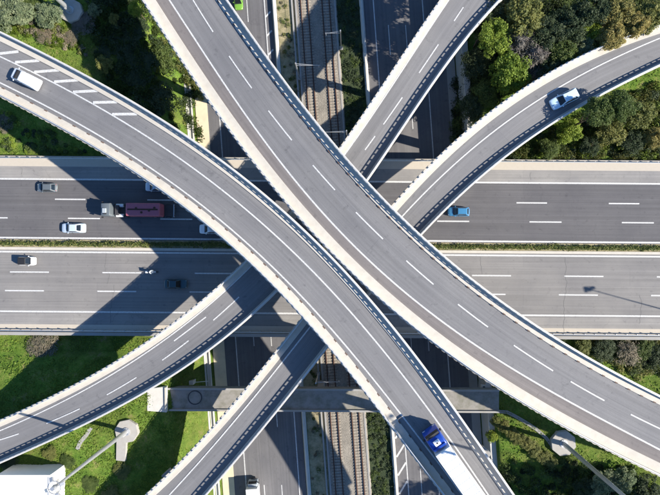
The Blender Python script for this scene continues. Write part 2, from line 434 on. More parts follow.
# ------------------------------------------------------------------ motorway
MS = .0077
def mw(y0, x, z=0.0): return P(x, y0 + MS * x, z)
XR = np.arange(-420, 1101, 38.0)
def mline(y0, z=0.0): return [mw(y0, x, z) for x in XR]
K0 = H / FPX
slab = sweep('motorway', mline(245), [(-90 * K0, -1.7), (89.5 * K0, -1.7), (89.5 * K0, -.02), (-90 * K0, -.02)], 'conc_grey', None)
tag(slab, kind='structure')
ribbon('gutter', mline(156, .004), mline(166, .004), 'sand', slab)
ribbon('shoulder', mline(166, .004), mline(178, .004), 'asph_shoulder', slab)
cw_n = ribbon('carriageway', mline(178, .004), mline(239.2, .004), 'asph_dark', slab)
ribbon('median_soil', mline(239.2, .006), mline(247, .006), 'verge', slab)
sweep('median_kerb', mline(248.2), [(-1.3 * K0, -.01), (1.3 * K0, -.01), (1.3 * K0, .12), (-1.3 * K0, .12)], 'conc', slab)
cw_s = ribbon('carriageway', mline(249.5, .004), mline(313.5, .004), 'asph_light', slab)
ribbon('shoulder', mline(313.5, .004), mline(324, .004), 'asph_shoulder', slab)
ribbon('gutter', mline(324, .004), mline(331.2, .004), 'sand', slab)
sweep('edge_wall', mline(332.8), [(-1.5 * K0, -.5), (1.5 * K0, -.5), (1.5 * K0, .55), (-1.5 * K0, .55)], 'conc_grey', slab)
for y0, w in ((178.8, .3), (237.6, .3), (251.6, .3), (311.2, .3)):
    strip_line('edge_line', mline(y0), w, 'line', slab, .012)
def mdash(y0, x0, x1): strip_line('lane_dash', [mw(y0, x0), mw(y0, x1)], .24, 'line', slab, .012)
for k in range(-4, 11): mdash(198.8, 55 + 92.3 * k, 85.5 + 92.3 * k)
for k in range(-4, 11): mdash(217.8, 68 + 92.3 * k, 100 + 92.3 * k)
for k in range(-4, 11): mdash(271.8, 10 + 92.4 * k, 49 + 92.4 * k)
for k in range(-4, 11): mdash(290.5, 5 + 92.3 * k, 44 + 92.3 * k)

def crack(x, y0, y1, seed):
    rg_ = random.Random(seed); pts = []; dx = 0.0
    for y in np.arange(y0, y1, 1.6): dx += rg_.gauss(0, .55); dx *= .95; pts.append(mw(y, x + dx))
    strip_line('sealed_crack', pts, .055, 'seal', slab, .014)
for i, c_ in enumerate(((106.5, 252, 272), (108, 272, 284), (113, 284, 323), (480, 253, 272), (565, 253, 331), (597, 218, 236), (531, 168, 177), (22, 168, 176), (250, 252, 320), (640, 290, 320))): crack(*c_, i)
def guardrail(y0, z, lab):
    r = empty('guard_rail', lab, 'guard rail')
    path = mline(y0, z)
    sweep('beam', path, [(-.05, .45), (.03, .50), (-.05, .60), (.03, .70), (-.05, .76), (-.09, .76), (-.01, .70), (-.09, .60), (-.01, .50), (-.09, .45)], 'steel', r)
    mb = MB()
    for p in resample(path, 2.0): mb.box((p.x, p.y + .1, z + .36), (.1, .12, .75))
    tag(mb.obj('rail_posts', 'steel', r), kind='stuff')
guardrail(158.2, 0, 'steel guard rail along the far northern edge of the motorway')
guardrail(329.6, 0, 'steel guard rail along the southern edge of the motorway')

# ------------------------------------------------------------------ flyovers
class Track:
    "smooth curve through photo pixels: v(u) polynomial about the chord"
    def __init__(s, o, ax, pts, deg, z0):
        s.o = np.array(o, float); s.ax = np.array(ax, float); s.nx = np.array([-s.ax[1], s.ax[0]])
        q = np.array(pts, float) - s.o; u = q @ s.ax; v = q @ s.nx
        s.c = np.polyfit(u / 300, v, deg); s.d = np.polyder(s.c); s.u0, s.u1 = u.min(), u.max(); s.k2 = 2 * np.polyfit(u / 300, v, 2)[0] if len(u) > 3 else 0.0
        s.res = np.abs(np.polyval(s.c, u / 300) - v).max()
    def px(s, u):
        uc = min(max(u, s.u0), s.u1); e = (u - uc) / 300; v = np.polyval(s.c, uc / 300) + np.polyval(s.d, uc / 300) * e + .5 * s.k2 * e * e
        return s.o + s.ax * u + s.nx * v

def flyover(name, label, chord, left, right, lines, zc, bandL, bandR, urange, dashes=(), deg=4, brown=None, scup=(), uend=0):
    a, b = np.array(chord[0], float), np.array(chord[1], float); ax = (b - a) / np.linalg.norm(b - a)
    def zf(u):
        xs = [ (np.array(p, float) - a) @ ax for p, _ in zc]; return float(np.interp(u, xs, [z for _, z in zc]))
    us = np.arange(urange[0], urange[1] + 1, 7.0)
    TL = Track(a, ax, left, deg, .9); TR = Track(a, ax, right, deg, .9)
    TL.k2 = TR.k2 = (TL.k2 + TR.k2) / 2
    # smoothed heights along the ramp
    zs = np.array([zf(u) for u in us]); k = np.ones(15) / 15
    zs = np.convolve(np.pad(zs, 7, mode='edge'), k, 'valid')
    zsm = lambda u: float(np.interp(u, us, zs))
    def world(T, dz, uu): 
        out = []
        for u in uu:
            p = T.px(u); z = zsm(u); q = P(p[0], p[1], z + dz); out.append(Vector((q.x, q.y, z)))
        return out
    L = world(TL, .85, us); R = world(TR, .85, us)      # outer faces (parapet tops give the outline)
    root = empty(name, label, 'flyover', group='flyovers of the interchange')
    nl = normals2(L); nr_ = normals2(R)
    # direction from L into the deck
    sgn = 1 if (R[len(R) // 2] - L[len(L) // 2]).dot(nl[len(L) // 2]) > 0 else -1
    inL = lambda d, dz: [p + n * (sgn * d) + Vector((0, 0, dz)) for p, n in zip(L, nl)]
    inR = lambda d, dz: [p - n * (sgn * d) + Vector((0, 0, dz)) for p, n in zip(R, nr_)]
    def loft(nm, cols_, mat, smooth=False):
        rings = [[c[i] for c in cols_] for i in range(len(us))]
        return MB().loft(rings).obj(nm, mat, root)
    loft('deck', [inL(.06, -.03), inR(.06, -.03), inR(.06, -.38), inR(1.9, -.62), inR(2.7, -1.8), inL(2.7, -1.8), inL(1.9, -.62), inL(.06, -.38)], 'conc')
    ribbon('road_surface', inL(bandL, 0), inR(bandR, 0), 'asph_ramp', root, 0.4)
    for side, f, band in (('L', inL, bandL), ('R', inR, bandR)):
        loft('kerb', [f(.30, -.02), f(.30, .16), f(band - .03, .16), f(band, .13), f(band, -.02)], 'conc')
        loft('parapet', [f(0, -.45), f(0, .70), f(-.05, .72), f(-.05, .84), f(.27, .84), f(.27, .72), f(.302, .16), f(.302, -.02)], 'conc_white' if side == 'R' else 'conc')
        loft('handrail', [f(.16, 1.10), f(.16, 1.21), f(.27, 1.21), f(.27, 1.10)], 'steel_white')
        mb = MB(); ctr = f(.215, 0); oc = f(-.12, 0)
        rs = resample(ctr, 1.15); ro = resample(ctr, 1.15)
        ns = normals2(rs)
        s2 = sgn if side == 'L' else -sgn
        for p, n in zip(rs, ns):
            R3 = Matrix.Rotation(math.atan2(n.y, n.x) - math.pi / 2, 3, 'Z')
            mb.box(p + Vector((0, 0, .965)), (.30, .10, .28), R3)
            if side == 'L': mb.box(p - n * (s2 * .29) + Vector((0, 0, .60)), (.55, .16, .22), R3)
        tag(mb.obj('rail_posts', 'conc', root), kind='stuff')
    if brown:
        T = Track(a, ax, brown, deg, 0); B2 = world(T, 0, us)
        ribbon('shoulder', inL(bandL, .004), [p + Vector((0, 0, .004)) for p in B2], 'asph_brown', root)
    for pts, w, mat in lines:
        T = Track(a, ax, pts, min(deg, len(pts) - 1), 0)
        strip_line('edge_line', world(T, 0, us), w, mat, root, .012)
    if dashes:
        T = Track(a, ax, [p for d in dashes for p in d], min(deg, 3), 0)
        for d0, d1 in dashes:
            u0 = (np.array(d0, float) - a) @ ax; u1 = (np.array(d1, float) - a) @ ax
            strip_line('lane_dash', world(T, 0, np.linspace(u0, u1, 6)), .2, 'line', root, .012)
    for side, pitch in scup:
        f, band = (inL, bandL) if side == 'L' else (inR, bandR)
        mb = MB(); rs = resample(f(band - .02, .10), pitch); ns = normals2(rs)
        for p, n in zip(rs, ns): mb.box(p, (.5, .16, .16), Matrix.Rotation(math.atan2(n.y, n.x) - math.pi / 2, 3, 'Z'))
        tag(mb.obj('scuppers', 'scup', root), kind='stuff')
    print(name, 'fit residual px', round(TL.res, 1), round(TR.res, 1))
    return root, zsm, a, ax, L, R, us

A_left = [(0, 97), (33, 113), (67, 131.5), (100, 152), (122, 165), (167, 196), (218, 235), (240, 253), (280, 293), (315, 331), (333, 354), (363, 391), (393, 429), (420, 464), (438, 489)]
A_right = [(0, 32), (50, 55), (100, 82), (143, 108), (187, 137), (218, 157), (260, 190), (303, 228), (335, 260), (363, 290), (395, 329), (420, 360), (438, 386), (460, 416), (487, 455), (515, 495)]
A_ll = [(0, 83), (33, 99), (67, 117), (100, 136), (147, 165), (183, 192), (219, 220), (263, 257), (303, 297), (332.5, 330), (363, 367), (397, 410), (438, 462)]
A_rl = [(0, 57), (40, 75.5), (93, 103), (133, 128), (187, 165), (220, 189), (273, 232), (310, 268), (347, 307), (365, 329), (390, 360), (420, 398), (438, 423), (460, 453), (487, 493)]
flyA = flyover('flyover_ramp', 'high flyover with hatched shoulder carrying the white van and the blue lorry', ((0, 60), (480, 495)), A_left, A_right,
               [(A_ll, .22, 'line'), (A_rl, .22, 'line')],
               [((0, 60), 15.0), ((110, 130), 16.4), ((200, 200), 17.3), ((480, 495), 17.5)], 1.35, 1.35, (-160, 830), scup=(('L', 2.65),))
B_left = [(143, 0), (167, 41), (185, 67), (219, 115), (243, 150), (255, 165), (287, 203), (330, 251), (363, 285), (410, 328), (440, 347), (483, 377), (540, 413), (590, 442), (658, 475)]
B_right = [(228, 0), (253, 37), (287, 84), (320, 126), (353, 165), (387, 201), (420, 233), (440, 252), (473, 280), (507, 306), (545, 331), (573, 347), (617, 372), (658, 395)]
B_ll = [(170, 0), (190, 32), (219, 78), (247, 117), (284, 165), (317, 205), (353, 245), (400, 288), (438, 320), (458, 334), (503, 362), (550, 390), (607, 422), (658, 449)]
B_dash = [((193, 0), (213, 32)), ((229, 56), (252, 88)), ((268, 111), (292, 140)), ((313, 165), (335, 190)), ((356, 212), (383, 239)), ((406, 261), (433, 285)), ((458, 304), (488, 327)), ((514, 345), (553, 371)), ((571, 381), (604, 401)), ((631, 414), (660, 429))]
B_rl = [(222, 8), (246, 42), (280, 89), (313, 131), (346, 169), (380, 206), (413, 238), (433, 257), (466, 285), (500, 311), (537, 336), (566, 353), (610, 378), (652, 400)]
flyB = flyover('flyover_ramp', 'widest high flyover without vehicles, its broken white line down the middle', ((188, 0), (658, 435)), B_left, B_right,
               [(B_ll, .24, 'line'), (B_rl, .2, 'line')],
               [((188, 0), 15.0), ((270, 110), 16.6), ((350, 220), 17.6), ((500, 340), 17.3), ((658, 435), 16.0)], 1.75, 1.35, (-190, 860), dashes=B_dash, brown=B_ll, scup=(('R', 2.3),))
C_left = [(0, 420), (50, 397), (100, 371), (140, 346), (163, 330), (187, 311), (219, 286), (245, 262), (340, 147), (360, 117), (393, 70), (420, 30), (438, 2)]
C_right = [(0, 463), (50, 442), (100, 418), (143, 393), (187, 366), (219, 344), (237, 330), (275, 291), (369, 180), (387, 153), (413, 114), (438, 78), (460, 45), (480, 21), (503, 0)]
C_ll = [(0, 430.5), (50, 408), (100, 382), (140, 357), (187, 322), (219, 296.5), (347, 153), (400, 72), (427, 33), (447, 3)]
C_dash = [((0, 441), (19, 434)), ((46, 423), (79, 408)), ((106, 394), (136, 377)), ((162, 360), (189, 341)), ((214, 321), (240, 298)), ((365, 150), (375, 136)), ((383, 124), (402, 97)), ((419, 73), (438, 44)), ((454, 21), (464, 8))]
C_rl = [(0, 452), (50, 431), (100, 405), (143, 380), (187, 352), (219, 328), (262, 289), (360, 171), (378, 146), (404, 107), (430, 70), (450, 42)]
flyC = flyover('flyover_ramp', 'lower two-lane flyover curving from the white building up past the railway', ((0, 440), (470, 0)), C_left, C_right,
               [(C_ll, .2, 'line')],
               [((0, 440), 4.6), ((100, 395), 7.0), ((200, 325), 8.7), ((370, 160), 9.0), ((470, 0), 7.6)], 1.15, .62, (-200, 850), dashes=C_dash)
# a second, shorter broken line on the left lane near the motorway
D_left = [(145, 495), (177, 466), (219, 424), (247, 386), (277, 350), (292, 331), (392, 205), (416, 179), (440, 156), (462, 138), (483, 115), (540, 78), (600, 48), (658, 27)]
D_left = [(145, 495), (177, 466), (219, 420), (247, 385), (277, 350), (292, 332), (392, 205), (416, 179), (440, 155), (462, 135), (483, 117), (540, 78), (600, 47), (658, 25)]
D_right = [(207, 495), (220, 480), (253, 440), (293, 393), (327, 349), (434.5, 220), (456, 200), (478, 181), (500, 163), (540, 132), (580, 107), (627, 82), (658, 67)]
D_ll = [(174, 490), (195, 467), (220, 438), (253, 398), (308, 331), (402, 214.5), (434.5, 183.6), (471, 151), (507, 122), (553, 90), (607, 62), (658, 39)]
D_rl = [(200, 490), (212, 476), (246, 435), (286, 388), (320, 343), (428, 214), (450, 194), (472, 175), (494, 157), (534, 126), (576, 100), (622, 76), (654, 61)]
flyD = flyover('flyover_ramp', 'lower single-lane flyover curving right, carrying the pale blue car', ((175, 495), (658, 46)), D_left, D_right,
               [(D_ll, .22, 'line')],
               [((175, 495), 5.6), ((240, 420), 7.5), ((300, 350), 8.8), ((420, 200), 9.0), ((540, 105), 7.6), ((658, 46), 6.4)], 1.3, .62, (-190, 840), deg=5)
for i, (nm, fl) in enumerate((('A', flyA), ('B', flyB), ('C', flyC), ('D', flyD))): pass

# hatching on the shoulder of the high flyover
zA = flyA[1]
def onfly(fl, px, py, dz=0.0):
    u = (np.array((px, py), float) - fl[2]) @ fl[3]; z = fl[1](u); p = P(px, py, z + dz); return Vector((p.x, p.y, z))
for p0, p1 in (((-19, 44), (0, 42)), ((0, 53.6), (18.5, 51.5)), ((15, 62.3), (39.5, 60.5)), ((34, 72), (60, 70)), ((54, 81.8), (79, 80)), ((73, 92), (99, 90.6)), ((93, 102.5), (117, 102)), ((112, 114.2), (137, 114))):
    a_, b_ = onfly(flyA, *p0), onfly(flyA, *p1)
    quadline('hatch_bar', a_, b_, .42, 'line', flyA[0], .012)
# extra dashes on the lower two-lane flyover
for p0, p1 in (((174, 341), (206, 317)),):
    quadline('lane_dash', onfly(flyC, *p0), onfly(flyC, *p1), .2, 'line', flyC[0], .014)

# piers
def pier(fl, px, py, zg, dia=1.9, cap=6.0, rect=None):
    c = onfly(fl, px, py); ax = fl[3]; n = Vector((ax[1], ax[0], 0)).normalized()   # across the deck
    rot = Matrix.Rotation(math.atan2(n.y, n.x), 3, 'Z'); top = c.z - 1.82
    mb = MB(); mb.cyl((c.x, c.y, zg - .4), (c.x, c.y, top - .9), dia / 2, dia / 2, 20)
    mb.box((c.x, c.y, top - .46), (cap, 1.8, .9), rot)
    return mb.obj('pier', 'conc_grey', fl[0], bevel=.06)
pier(flyA, 270, 236, 0, 1.7, 7); pier(flyA, 150, 142, -2, 1.9); pier(flyA, 62, 92, -1); pier(flyA, 385, 375, -7, 1.6); pier(flyA, 478, 470, -1)
pier(flyB, 352, 206, -7, 1.6); pier(flyB, 215, 62, -6); pier(flyB, 520, 356, -1.5); pier(flyB, 600, 405, -1.5)
pier(flyC, 120, 384, -1.8); pier(flyC, 60, 417, -1.5); pier(flyC, 415, 75, -7, 1.4)
pier(flyD, 235, 435, -6.9, 1.5); pier(flyD, 500, 140, -1.5); pier(flyD, 590, 80, -1.5); pier(flyD, 172, 490, -4)

# ------------------------------------------------------------------ portal beam across the cutting
beam = empty('portal_beam', 'long weathered concrete cross beam spanning the underpass south of the motorway', 'concrete beam')
BZ = .5
def bp(x, y, z=BZ): return P(x, y, z)
q0, q1 = bp(160, 399), bp(499, 401)
dirb = (q1 - q0).normalized(); bl = (q1 - q0).length; rb = Matrix.Rotation(math.atan2(dirb.y, dirb.x), 3, 'Z')
def bbox(mbx, t, off, z, d): 
    c = q0 + dirb * t + Vector((-dirb.y, dirb.x, 0)) * off; return mbx.box((c.x, c.y, z), d, rb)
bbox(MB(), bl / 2, 0, BZ - .75, (bl, 4.3, 1.5)).obj('slab', 'conc_beam', beam, bevel=.05)
for s in (-1, 1): bbox(MB(), bl / 2, s * 2.02, BZ + .16, (bl - .1, .36, .32)).obj('rim', 'conc_grey', beam, bevel=.03)
for t in (1.5, bl - 1.2, 30.5, 41.7): bbox(MB(), t, 0, -4.05, (1.2, 3.6, 6.2)).obj('column', 'conc_grey', beam)
# ring-shaped well cover on the beam
rc = bp(195, 397.5)
rg = empty('well_ring', 'round dark concrete ring lying on the weathered cross beam', 'ring', (rc.x, rc.y, BZ))
mb = MB()
rings = []
for i in range(32):
    an = 2 * math.pi * i / 32
    rings.append([Vector((r * math.cos(an), r * math.sin(an), z)) for r, z in ((1.2, 0), (1.36, 0), (1.36, .13), (1.2, .13))])
rings.append(rings[0]); mb.loft(rings, caps=False).obj('rim', 'chassis', rg); MB().cyl((0, 0, .0), (0, 0, .05), 1.19, n=28).obj('cover', 'conc_beam', rg)
ab = empty('abutment_block', 'sunlit cream concrete block at the west end of the cross beam', 'concrete block')
pts = [bp(147, 389, 1.2), bp(166, 386.5, 1.2), bp(166.5, 412.5, 1.2), bp(147, 411, 1.2)]
MB().prism(pts, -2.5, 1.2).obj('block', 'conc_white', ab, bevel=.08)
MB().prism([bp(164.6, 387.5, 1.4), bp(166.6, 387.2, 1.4), bp(167, 411.8, 1.4), bp(165, 411.8, 1.4)], .9, 1.5).obj('upstand', 'conc', ab, bevel=.04)
jb = P(191.5, 382.5, -3.4)
MB().box((jb.x, jb.y, -3.9), (.85, .85, 1.6)).obj('inspection_box', 'conc_white', tag(empty('inspection_chamber', 'small pale inspection chamber with thin pipe beside the cross beam', 'chamber')), bevel=.05)
ic = [o for o in COL.objects if o.name == 'inspection_chamber'][0]
MB().cyl((jb.x + .3, jb.y, -3.5), (jb.x + 3.0, jb.y, -4.4), .06).obj('pipe', 'steel_white', ic)
jb2 = P(483.5, 387, -1.4)
ic2 = empty('inspection_chamber', 'small pale inspection chamber at the wall under the widest flyover', 'chamber')
MB().box((jb2.x, jb2.y, -1.5), (.9, .9, .8)).obj('inspection_box', 'conc_white', ic2, bevel=.05)
MB().cyl((jb2.x, jb2.y, -1.1), (jb2.x, jb2.y, -1.06), .25).obj('cover', 'chassis', ic2)
# footing and drain at the east side
pf = P(532, 411, -1.2)
ft = empty('pier_footing', 'pale broken concrete footing beneath the edge of the widest flyover', 'footing')
MB().prism([P(523, 404, -1), P(536, 404, -1), P(541, 415, -1), P(531, 418.5, -1), P(524, 414, -1)], -2.2, -.75).obj('pad', 'conc', ft, bevel=.08)
MB().cyl((pf.x - .5, pf.y - .2, -.8), (pf.x - .5, pf.y - .2, -.55), .55, .5, 14).obj('stump', 'conc_beam', ft)
dpts = [P(x, y, -.9) for x, y in ((486, 411.5), (497, 410.5), (506, 411), (514, 415), (523, 420), (534, 427), (544, 436), (552, 447))]
zz = [float(height(p.x, p.y)) for p in dpts]
dpts = [Vector((p.x, p.y, z + .05)) for p, z in zip(dpts, zz)]
tag(sweep('storm_drain', dpts, [(-.3, -.3), (.3, -.3), (.3, .12), (.18, .12), (.14, .02), (-.14, .02), (-.18, .12), (-.3, .12)], 'conc_grey', None),
    'narrow curved concrete drain from the cross beam towards the octagonal pad', 'drain')

sp = [P(x, y, 1.5) for x, y in ((79, 448), (82, 441), (87, 435), (92, 427))]
sp = [Vector((p.x, p.y, float(height(p.x, p.y)) + .06)) for p in sp]
tag(sweep('garden_path', sp, [(-.35, -.3), (.35, -.3), (.35, .06), (-.35, .06)], 'conc_grey', None), 'short pale slab path beside the lower flyover near the white building', 'path')
# ------------------------------------------------------------------ white building
bz = 1.0; bt = 6.6
bld = empty('white_building', 'white flat-roofed utility building in the bottom left corner', 'building')
c1, c2 = P(19.7, 462, bz), P(69.7, 461, bz)
x0, x1, yb = c1.x, c2.x, c2.y
MB().prism([(x0, yb - 14), (x1, yb - 14), (x1, yb), (x0, yb)], bz - .8, bt - .35).obj('wall', 'wall_white', bld)
MB().prism([(x0 + .2, yb - 13.8), (x1 - .2, yb - 13.8), (x1 - .2, yb - .2), (x0 + .2, yb - .2)], bt - .36, bt - .12).obj('roof', 'wall_white', bld)
for d in ((x0, x1, yb - .25, yb), (x0, x1, yb - 14, yb - 13.75)):
    MB().prism([(d[0] - .04, d[2] - .04), (d[1] + .04, d[2] - .04), (d[1] + .04, d[3] + .04), (d[0] - .04, d[3] + .04)], bt - .36, bt).obj('parapet', 'wall_white', bld)
for d in ((x0, x0 + .25), (x1 - .25, x1)):
    MB().prism([(d[0] - .04, yb - 13.7), (d[1] + .04, yb - 13.7), (d[1] + .04, yb - .3), (d[0] - .04, yb - .3)], bt - .36, bt).obj('parapet', 'wall_white', bld)
dr = MB().box((x1 + .02, yb - 9, bz + 1.0), (.06, 1.0, 2.1)).obj('door', 'steel', bld)
MB().box((x1 + .08, yb - 9.35, bz + 1.0), (.08, .12, .06)).obj('handle', 'black', dr)
for yy in (2.2, 4.3, 6.4):
    w = MB().box((x1 + .02, yb - yy, 4.6), (.06, .9, .7)).obj('vent', 'conc_grey', bld)
    for i in range(4): MB().box((x1 + .07, yb - yy, 4.35 + i * .17), (.05, .8, .05)).obj('louvre', 'steel', w)

# ------------------------------------------------------------------ high lighting masts
def mast(px, py, zg, hgt, label, padr, heads=6, arm=1.5, padrot=0, path=None, r0=.42):
    for _ in range(3): p = P(px, py, zg); zg = float(height(p.x, p.y)) + .35
    p = P(px, py, zg); root = empty('light_mast', label, 'light mast', (p.x, p.y, zg), group='tall lighting masts')
    n = 8; oct_ = [(padr * math.cos(2 * math.pi * (i + .5) / n + padrot), padr * math.sin(2 * math.pi * (i + .5) / n + padrot)) for i in range(n)]
    MB().prism(oct_, -1.6, .28).obj('pad', 'conc_pad', root, bevel=.05)
    if path: 
        q = [Vector(P(*a, zg)) - p for a in path]
        MB().prism([(v.x, v.y) for v in q], -1.2, .2).obj('path', 'conc_pad', root, bevel=.04)
    MB().cyl((0, 0, .28), (0, 0, .40), .75, .75, 16).obj('base_plate', 'steel', root)
    for i in range(8):
        an = 2 * math.pi * i / 8; MB().cyl((.62 * math.cos(an), .62 * math.sin(an), .4), (.62 * math.cos(an), .62 * math.sin(an), .52), .05, n=6).obj('bolt', 'steel', root)
    mb = MB(); zz = .4; segs = 5
    for i in range(segs):
        a = hgt * i / segs; b = hgt * (i + 1) / segs
        ra = r0 * (1 - .6 * i / segs); rb_ = r0 * (1 - .6 * (i + 1) / segs)
        mb.cyl((0, 0, max(a, .4)), (0, 0, b), ra, rb_ + .01, 12)
    mb.obj('pole', 'steel', root)
    MB().box((0, -r0 - .02, 1.3), (.35, .1, .9)).obj('hatch', 'steel_white', root)
    hd = MB().cyl((0, 0, hgt - .5), (0, 0, hgt + .25), .34, .3, 12).obj('head_frame', 'steel', root)
    rr = []
    for i in range(24):
        an = 2 * math.pi * i / 24; rr.append([Vector((r * math.cos(an), r * math.sin(an), hgt + z)) for r, z in ((arm * .72, -.25), (arm * .8, -.25), (arm * .8, -.17), (arm * .72, -.17))])
    rr.append(rr[0]); MB().loft(rr, caps=False).obj('ring', 'steel', root)
    for i in range(heads):
        an = 2 * math.pi * i / heads + .4; u = Vector((math.cos(an), math.sin(an), 0))
        MB().cyl(u * .3 + Vector((0, 0, hgt - .2)), u * (arm * .8) + Vector((0, 0, hgt - .2)), .05, n=6).obj('arm', 'steel', root)
        R3 = Matrix.Rotation(an, 3, 'Z') @ Matrix.Rotation(math.radians(20), 3, 'Y')
        fl = MB().box(u * arm + Vector((0, 0, hgt - .32)), (.62, .5, .24), R3).obj('floodlight', 'steel', root, bevel=.04)
        MB().box(u * arm + R3 @ Vector((0, 0, -.13)) + Vector((0, 0, hgt - .32)), (.5, .4, .03), R3).obj('lens', 'lamp', fl)
    return root
mast(127, 431, 1.0, 21, 'lighting mast leaning over the white building from a pad with a short path', 2.25, 4, 1.2, .2, ((117, 437), (127, 440), (125.5, 461), (116.5, 460)))
mast(563, 443, .4, 40, 'lighting mast on the octagonal pad below the widest flyover', 2.45, 8, 1.7, .1)
mast(71, 11, 2.6, 30, 'lighting mast on a round pad in the top left corner', 2.25, 8, 1.6, .3)
mast(769, 339, -1.4, 25, 'lighting mast beyond the right edge casting its thin shadow on the motorway', 2.2, 2, .7, r0=.17)

# ------------------------------------------------------------------ catenary masts and wires
def catenary(c, py, side, lab, reach=4.6):
    p = corr(c, py); root = empty('catenary_mast', lab, 'catenary mast', (p.x, p.y, TZ), group='railway catenary masts')
    MB().box((0, 0, .2), (.7, .7, .6)).obj('footing', 'conc_grey', root, bevel=.03)
    MB().box((0, 0, 3.9), (.2, .26, 7.4)).obj('pole', 'steel', root)
    MB().cyl((0, 0, 6.6), (side * reach, 0, 6.6), .05, n=8).obj('arm', 'steel', root)
    MB().cyl((0, 0, 7.4), (side * reach * .75, 0, 6.65), .035, n=8).obj('stay', 'steel', root)
    MB().cyl((side * .5, 0, 6.6), (side * .95, 0, 6.6), .13, n=10).obj('insulator', 'rim', root)
    MB().cyl((side * reach * .95, 0, 5.7), (side * reach * .95, 0, 6.6), .05, n=6).obj('dropper', 'steel_white', root)
catenary(312, 79, 1, 'catenary mast by the tracks where two flyovers meet at the top')
catenary(354.5, 141, -1, 'catenary mast by the eastern track below the curving lower flyover')
catenary(309.5, 373, 1, 'catenary mast beside the tracks just north of the cross beam')
catenary(355.5, 49, -1, 'catenary mast standing beside the eastern track near the top edge', 3.0)
for c, lab in ((322, 'thin contact wire above the western railway track'), (343.3, 'thin contact wire above the eastern railway track')):
    o = MB().cyl(corr(c, -200, TZ + 5.7), corr(c, 740, TZ + 5.7), .02, n=5).obj('contact_wire', 'black'); tag(o, lab, 'wire')

# ------------------------------------------------------------------ vehicles
def ring8(x, wb, wm, wt, zb, zm, zs, zt):
    return [Vector((x, -wb, zb)), Vector((x, -wm, zm)), Vector((x, -wm, zs)), Vector((x, -wt, zt)), Vector((x, wt, zt)), Vector((x, wm, zs)), Vector((x, wm, zm)), Vector((x, wb, zb))]
def wheel(parent, x, y, r, w=.22):
    o = MB().cyl((0, -w / 2, 0), (0, w / 2, 0), r, n=18).obj('wheel', 'tyre', parent, bevel=.025); o.location = (x, y, r)
    s = 1 if y > 0 else -1
    MB().cyl((0, s * w * .46, 0), (0, s * (w / 2 + .012), 0), r * .62, r * .55, n=14).obj('rim', 'rim', o)
def slabquad(q, t):
    "thin pane through four corners, thickened outwards"
    n = (q[1] - q[0]).cross(q[3] - q[0]).normalized(); return MB().add([v for v in q] + [v + n * t for v in q], [(3, 2, 1, 0), (4, 5, 6, 7), (0, 1, 5, 4), (1, 2, 6, 5), (2, 3, 7, 6), (3, 0, 4, 7)])
